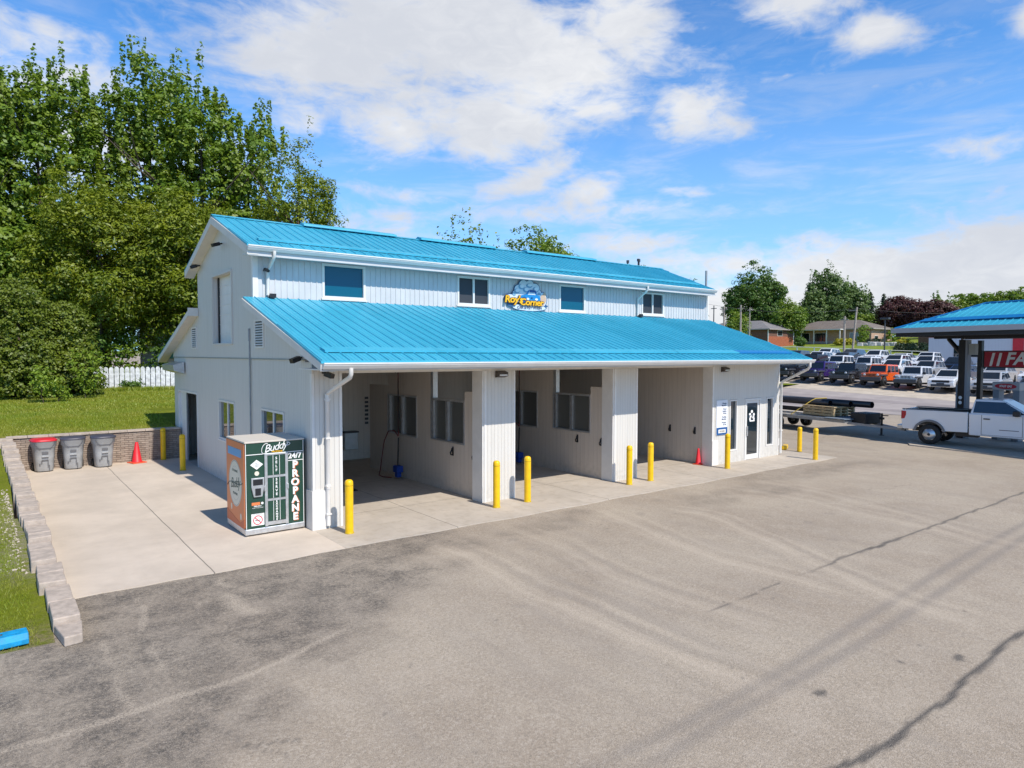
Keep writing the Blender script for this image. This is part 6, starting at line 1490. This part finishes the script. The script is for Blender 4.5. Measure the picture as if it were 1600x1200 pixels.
b_ = MB(); b_.box(1.45,2.3,-.62,.52,.60,1.14); tb = TR.part('tool_box', b_, M['black'], bevel=.04)
b_ = MB(); b_.box(2.12,2.16,-1.2,-1.02,.62,.74); TR.part('marker_light', b_, M['tail'])
rM = Matrix.Rotation(TA, 4, 'Z')
def tl(x, y, z=0): v = rM@Vector((x,y,z)); return (34.05+v.x, 14.0+v.y, .03+z)
LP = Thing('lumber_stack', 'low stack of pale lumber with open gaps lying across the trailer deck', 'lumber', tl(4.0,0,.86), TA, 'load on the trailer')
b_ = MB()
for r_ in range(3):
    for c_ in range(4): b_.box(-.9,1.0,-.85+c_*.48,-.85+c_*.48+.12,r_*.15,r_*.15+.11)
    for xx in (-.9,-.3,.3,.86): b_.box(xx,xx+.12,-.9,.75,r_*.15+.111,r_*.15+.148)
b_.box(-.95,1.05,-.9,.76,.451,.49); LP.part('boards', b_, M['wood'])
for i, (y_, z_, r_, lb) in enumerate([(-.55,1.50,.165,'large black pipe lying along the near edge on top of the lumber'),(-.15,1.50,.165,'large black pipe lying second from the near edge on the lumber'),(.25,1.50,.165,'large black pipe lying on the far side of the lumber'),(-.35,1.0,.12,'thinner black pipe under the large pipes')]):
    x0_ = (1.9+.9*i) if r_ > .15 else 4.6; T = Thing('plastic_pipe', lb, 'pipe', tl(x0_,y_,z_), TA, 'load on the trailer')
    b_ = MB(); n_ = 18; Ln = 9.0 if r_ > .15 else 7
    b_.lathe([(r_-.018,0),(r_,0),(r_,Ln),(r_-.018,Ln),(r_-.018,0)], (0,0,0), 'x', n_); T.part('pipe_wall', b_, M['pipe'])
for i, (xx, lb) in enumerate(((4.6,'yellow ratchet strap slanting over the pipes near the lumber end'),(9.0,'yellow ratchet strap slanting over the pipes near the office corner'))):
    b_ = MB(); p = [tl(xx+.9,-1.06,.80), tl(xx+.1,-.72,1.58), tl(xx,-.55,1.69), tl(xx,.25,1.69), tl(xx+.1,.45,1.58), tl(xx+.9,1.06,.80)]
    b_.tube(p, .025, 5); single('ratchet_strap', b_, M['strap'], lb, 'strap', (0,0,0), 'straps over the load')

# ------------------------------------------------------------------ fuel canopy
cc = Vector((34.9,14.75,0)); e = Vector((-.235,-.972,0)).normalized(); nn_ = Vector((.972,-.235,0)).normalized(); LZ = 5.20
FC = Thing('fuel_canopy', 'fuel canopy with blue ribbed hip roof on dark steel posts, at the right edge', 'canopy', (cc.x,cc.y,.05))
def fp(a, b, z): v = cc+e*a+nn_*b; return (v.x, v.y, z)
LC, WC, RH, HW = 17.0, 5.3, 1.15, 2.65
b_ = MB(); A = [fp(0,0,LZ+.10),fp(LC,0,LZ+.10),fp(LC,WC,LZ+.10),fp(0,WC,LZ+.10)]; R1, R2 = fp(HW,HW,LZ+.1+RH), fp(LC-HW,HW,LZ+.1+RH)
b_.add(A+[R1,R2], [(0,4,5,1),(1,5,2),(2,5,4,3),(3,4,0),(0,1,2,3)]); a = .1
def fz(b): return LZ+.10+RH*b/HW
while a < LC:
    bt = min(HW, a, LC-a)
    if bt > .1:
        for s0, (b0, b1, wd_) in enumerate(((0,bt,.04),)):
            p = [fp(a,b0,fz(b0)+.003),fp(a+wd_,b0,fz(b0)+.003),fp(a+wd_,b1,fz(b1)+.003),fp(a,b1,fz(b1)+.003)]; q = [(x_,y_,z_+.028) for x_, y_, z_ in p]; b_.hexa(p[::-1]+q[::-1])
    a += .305
a = .1
while a < WC:
    bt = min(a, WC-a)
    if bt > .1: p = [fp(0,a,fz(0)+.003),fp(0,a+.04,fz(0)+.003),fp(bt,a+.04,fz(bt)+.003),fp(bt,a,fz(bt)+.003)]; q = [(x_,y_,z_+.028) for x_, y_, z_ in p]; b_.hexa(p+q)
    a += .305
cr = FC.part('roof', b_, M['roof'], world=True)
def fbx(mb, a0, a1, b0, b1, z0, z1): mb.hexa([fp(a0,b0,z0),fp(a1,b0,z0),fp(a1,b1,z0),fp(a0,b1,z0),fp(a0,b0,z1),fp(a1,b0,z1),fp(a1,b1,z1),fp(a0,b1,z1)][0:4][::-1]+[fp(a0,b0,z1),fp(a1,b0,z1),fp(a1,b1,z1),fp(a0,b1,z1)][::-1]) 
b_ = MB(); b_.hexa([fp(.9,.62,fz(.62)+.07),fp(LC-.9,.62,fz(.62)+.07),fp(LC-.9,.92,fz(.92)+.08),fp(.9,.92,fz(.92)+.08)][::-1]+[fp(.9,.62,fz(.62)+.085),fp(LC-.9,.62,fz(.62)+.085),fp(LC-.9,.92,fz(.92)+.095),fp(.9,.92,fz(.92)+.095)][::-1]); b_.tube([fp(0,0,fz(0)+.02),fp(HW,HW,fz(HW)+.02)], .05, 6); b_.tube([fp(HW,HW,fz(HW)+.02),fp(LC-HW,HW,fz(HW)+.02)], .05, 6)
FC.part('snow_guard', b_, bpy.data.materials['deeper_blue_metal'], cr, world=True)
b_ = MB(); fbx(b_,-.10,LC+.1,-.12,-.01,LZ-.10,LZ+.13); fbx(b_,-.12,-.005,-.005,WC,LZ-.10,LZ+.128); FC.part('gutter', b_, mat('canopy_gutter_grey', (.42,.43,.45), .5), world=True)
b_ = MB(); fbx(b_,.06,LC,.02,.20,LZ-.28,LZ+.08); fbx(b_,.06,.24,.22,WC,LZ-.28,LZ+.08); fbx(b_,.3,LC,2.5,2.72,LZ-.36,LZ+.0); fbx(b_,.3,LC,4.6,4.8,LZ-.36,LZ+.0); fbx(b_,.3,LC,WC-.2,WC-.02,LZ-.28,LZ+.08); FC.part('dark_beam', b_, M['black'], world=True)
b_ = MB(); fbx(b_,.26,LC,.22,WC-.22,LZ+.02,LZ+.06); FC.part('ceiling', b_, mat('canopy_ceiling', (.10,.10,.105), .7), world=True)
b_ = MB()
for b0 in (1.3,3.6): 
    for a0 in (1.5,5,9,13): fbx(b_, a0, a0+1.3, b0, b0+.3, LZ-.05, LZ+.018)
FC.part('light_fittings', b_, M['white'], world=True)
for a_, b0, w_, nm in ((1.72,2.48,.30,1),(10.5,2.48,.38,1),(1.23,4.58,.20,0),(10.5,4.58,.20,0)):
    b_ = MB(); fbx(b_, a_-w_/2, a_+w_/2, b0-w_/2+.12, b0+w_/2+.12, .05, LZ-.425); po = FC.part('post', b_, mat('post_dark_brown', (.008,.006,.007), .4) if 'post_dark_brown' not in bpy.data.materials else bpy.data.materials['post_dark_brown'], world=True, bevel=.01)
    if nm:
        b_ = MB(); fbx(b_, a_-w_/2-.09, a_-w_/2-.012, b0-.02, b0+.26, .05, 2.6); fbx(b_, a_+w_/2+.012, a_+w_/2+.11, b0-.02, b0+.26, .05, LZ-.43); FC.part('downpipe', b_, mat('canopy_pipe_grey', (.22,.24,.27), .5), po, world=True)
        b_ = MB(); b_.tube([fp(a_-.1,b0+.12,LZ-1.1), fp(a_-.75,b0+.12,LZ-.36)], .10, 6); FC.part('knee_brace', b_, bpy.data.materials['post_dark_brown'], po, world=True)
        b_ = MB(); c_ = fp(a_,b0-w_/2+.12,1.25)
        for zz in (2.0,1.76):
            v = Vector(fp(a_,b0-w_/2+.105,zz)); b_.add([v+e*.085*math.cos(t_)+Vector((0,0,.085*math.sin(t_))) for t_ in np.linspace(0,2*math.pi,17)[:-1]], [tuple(range(16))])
        FC.part('round_sticker', b_, M['wdecal'], po, world=True)
        b_ = MB(); fbx(b_, a_+.3, a_+.62, b0, b0+.2, LZ-1.15, LZ-.62); FC.part('junction_box', b_, mat('junction_box_grey', (.30,.31,.29), .6), po, world=True)
b_ = MB(); b_.tube([fp(.15,WC-.1,LZ-.12), fp(.2,WC-.2,LZ-.22), fp(1.35,2.9,LZ-.50)], .045, 8); FC.part('slanting_drainpipe', b_, M['alu'], world=True)
# red sign behind the post
sx_, sy_ = fp(1.36,4.70,0)[:2]
RS = Thing('red_sign', 'red banner sign with two slanted white bars and large white letters FA', 'sign', (sx_,sy_,3.47), math.atan2(e.y,e.x)); RS.o.scale = (.74,.74,.74)
b_ = MB(); b_.box(.10,4.2,-.04,.04,0,1.0); RS.part('panel', b_, mat('sign_red_panel', (.42,.008,.03), .45))
b_ = MB(); b_.box(.0,4.3,-.05,.05,1.002,1.07); b_.box(0,4.3,-.05,.05,-.06,-.002); b_.box(.0,.098,-.05,.05,-.0,1.0); RS.part('frame', b_, M['black'])
b_ = MB()
for x_ in (.42,.86): b_.prism([(x_,.05),(x_+.17,.05),(x_+.36,.92),(x_+.19,.92)], 'y', -.05, -.041)
RS.part('slanted_bars', b_, M['wdecal'])
tm = text_mesh('FA', 1.12, .004, .22, 'LEFT', .03); tm.transform(Matrix.Translation((1.38,-.047,.50))@Matrix.Rotation(rad(90),4,'X')); RS.part('lettering', tm, M['wdecal'])
# fuel dispenser
gx, gy = at(1577, 31.5)
GP = Thing('fuel_dispenser', 'grey fuel dispenser with red oval header, standing behind the pickup cab', 'fuel dispenser', (gx,gy,.05), math.atan2(e.y,e.x)); GP.o.scale = (.85,.85,1.15)
b_ = MB(); b_.box(-.70,.70,-.28,.28,2.05,2.38); hdp = GP.part('header', b_, mat('pump_grey', (.40,.41,.42), .5), bevel=.03)
b_ = MB(); b_.box(-.68,-.36,-.24,.24,0,2.05); b_.box(.36,.68,-.24,.24,0,2.05); GP.part('columns', b_, mat('pump_dark_grey', (.20,.22,.25), .5), bevel=.02)
b_ = MB(); b_.box(-.35,.35,-.30,.30,0,1.25); GP.part('cabinet', b_, bpy.data.materials['pump_grey'], bevel=.02)
b_ = MB(); disc(b_, 0, 2.21, .56, .11, -.282, 24, .012); GP.part('red_oval', b_, bpy.data.materials['sign_red_panel'], hdp)
GP.part('oval_lettering', front_text(text_mesh('//FAST GAS', .13, .003, .2, bold=.003), 0, -.30, 2.21), M['wdecal'], hdp)
b_ = MB(); b_.box(-.25,.25,-.315,-.302,.75,1.1); GP.part('screen', b_, M['black'])
for s in (-1,1): b_ = MB(); b_.tube([(s*.52,-.27,1.0),(s*.60,-.45,.5),(s*.72,-.4,.35),(s*.76,-.3,.9),(s*.70,-.27,1.3)], .02, 6); GP.part('hose', b_, M['black'])

# ------------------------------------------------------------------ parked cars
WHITE, BLK, DGR, SIL, NAVY, ORG, PUR, RED = (paint('white',(.74,.75,.77)), paint('black',(.012,.012,.016)), paint('graphite',(.06,.065,.075)), paint('silver',(.42,.43,.45)), paint('navy',(.015,.03,.09)), paint('orange',(.85,.13,.008)), paint('purple',(.035,.012,.13)), paint('deep_red',(.30,.012,.015)))
off0 = offroader(WHITE, M['white']); suv0 = suv(WHITE); sed0 = suv(WHITE, 4.6, 1.46, 'sedan')
used_ = set()
BODYP = ('body','cabin','grille_panel','mirror')
def place(kind, px, dp, pm, label, yawd=0, name=None, xy=None):
    src = {'off':off0,'suv':suv0,'sed':sed0}[kind]
    o = copy_tree(src) if src.name in used_ else src; used_.add(src.name)
    x, y = xy or at(px, dp); o.location = (x, y, hz(x,y)+.03); o.rotation_euler = (0, rad(-1.5), rad(184+yawd)+rnd.uniform(-.02,.02))
    o['label'] = label; o['category'] = 'car'; o['group'] = 'cars parked on the dealership lot'
    for ch in o.children_recursive:
        nm = ch.name.split('.')[0]
        if nm in ('body','cabin','grille_panel') or (nm == 'mirror' and kind != 'off'):
            ch.material_slots[0].link = 'OBJECT'; ch.material_slots[0].material = pm
        if nm == 'roof_panel': ch.material_slots[0].link = 'OBJECT'; ch.material_slots[0].material = pm if pm in (ORG, WHITE, PUR) else M['black']
    return o
colname = {'white':WHITE,'black':BLK,'graphite':DGR,'silver':SIL,'navy':NAVY,'orange':ORG,'purple':PUR,'deep red':RED}
row1 = [('off',35.9,DGR,'dark grey boxy offroad car half hidden by the roof corner, front row'),
 ('off',33.3,BLK,'black offroad car left of the purple one, front row of the lot'),
 ('off',30.6,PUR,'purple boxy offroad car in the front row of the lot'),
 ('off',27.9,BLK,'black offroad car between the purple and orange ones'),
 ('off',25.25,ORG,'bright orange boxy offroad car in the front row'),
 ('off',22.6,WHITE,'white boxy offroad car right of the orange one'),
 ('suv',20.0,WHITE,'white SUV in the front row, left of the big canopy post'),
 ('suv',17.2,SIL,'silver grey SUV in the front row right of the canopy post'),
 ('sed',14.5,DGR,'graphite sedan behind the fuel dispenser header'),
 ('suv',11.7,BLK,'black SUV at the right end of the front row')]
for k, y, pm, lb in row1: place(k, 0, 0, pm, lb, xy=(60.4+.03*(25-y), y+1.3))
cols2 = [('navy',NAVY),('black',BLK),('white',WHITE),('graphite',DGR),('silver',SIL)]
row_names = {67.9:'second',74.2:'third',80.4:'fourth',86.5:'last'}
g_ = random.Random(21); seen = {}
plan = {67.9:[('off','navy'),('off','black'),('off','white'),('off','white'),('suv','white'),('suv','silver'),('sed','navy'),('suv','silver'),('suv','white')],
 74.2:[('suv','navy'),('suv','white'),('suv','graphite'),('sed','white'),('suv','white'),('suv','white'),('suv','black'),('suv','silver')],
 80.4:[('suv','white'),('suv','graphite'),('suv','white'),('sed','white'),('suv','white')]}
kindn = {'off':'boxy offroad car','suv':'SUV','sed':'sedan'}
ordn = ['first','second','third','fourth','fifth','sixth','seventh','eighth','ninth']
for rx, lst in plan.items():
    y = 39.5 if rx < 70 else 42.0 if rx < 80 else 41.5
    for i, (k, cn_) in enumerate(lst):
        place(k, 0, 0, colname[cn_], f'{cn_} {kindn[k]}, {ordn[i]} from the left in the {row_names[rx]} row of the lot', xy=(rx+g_.uniform(-.3,.3), y)); y -= 2.75
# undergrowth behind the picket fence closes the view below the crowns
for i in range(9):
    x, y = 1.5+i*2.9, 53.2+(i%3)*.9
    tree('shrub', ('first','second','third','fourth','fifth','sixth','seventh','eighth','last')[i]+' dark leafy shrub from the left in the undergrowth behind the picket fence', x, y, [(0,0,1.9,1.7,1.2,1.7),(.6,.2,3.2,1.2,1.0,1.0)], 2600, .22, L4 if i % 2 else L1, 300+i, z=1.5, tr=.05, cat='shrub', group='undergrowth behind the fence', shell=.3, clump=.35, per=14)
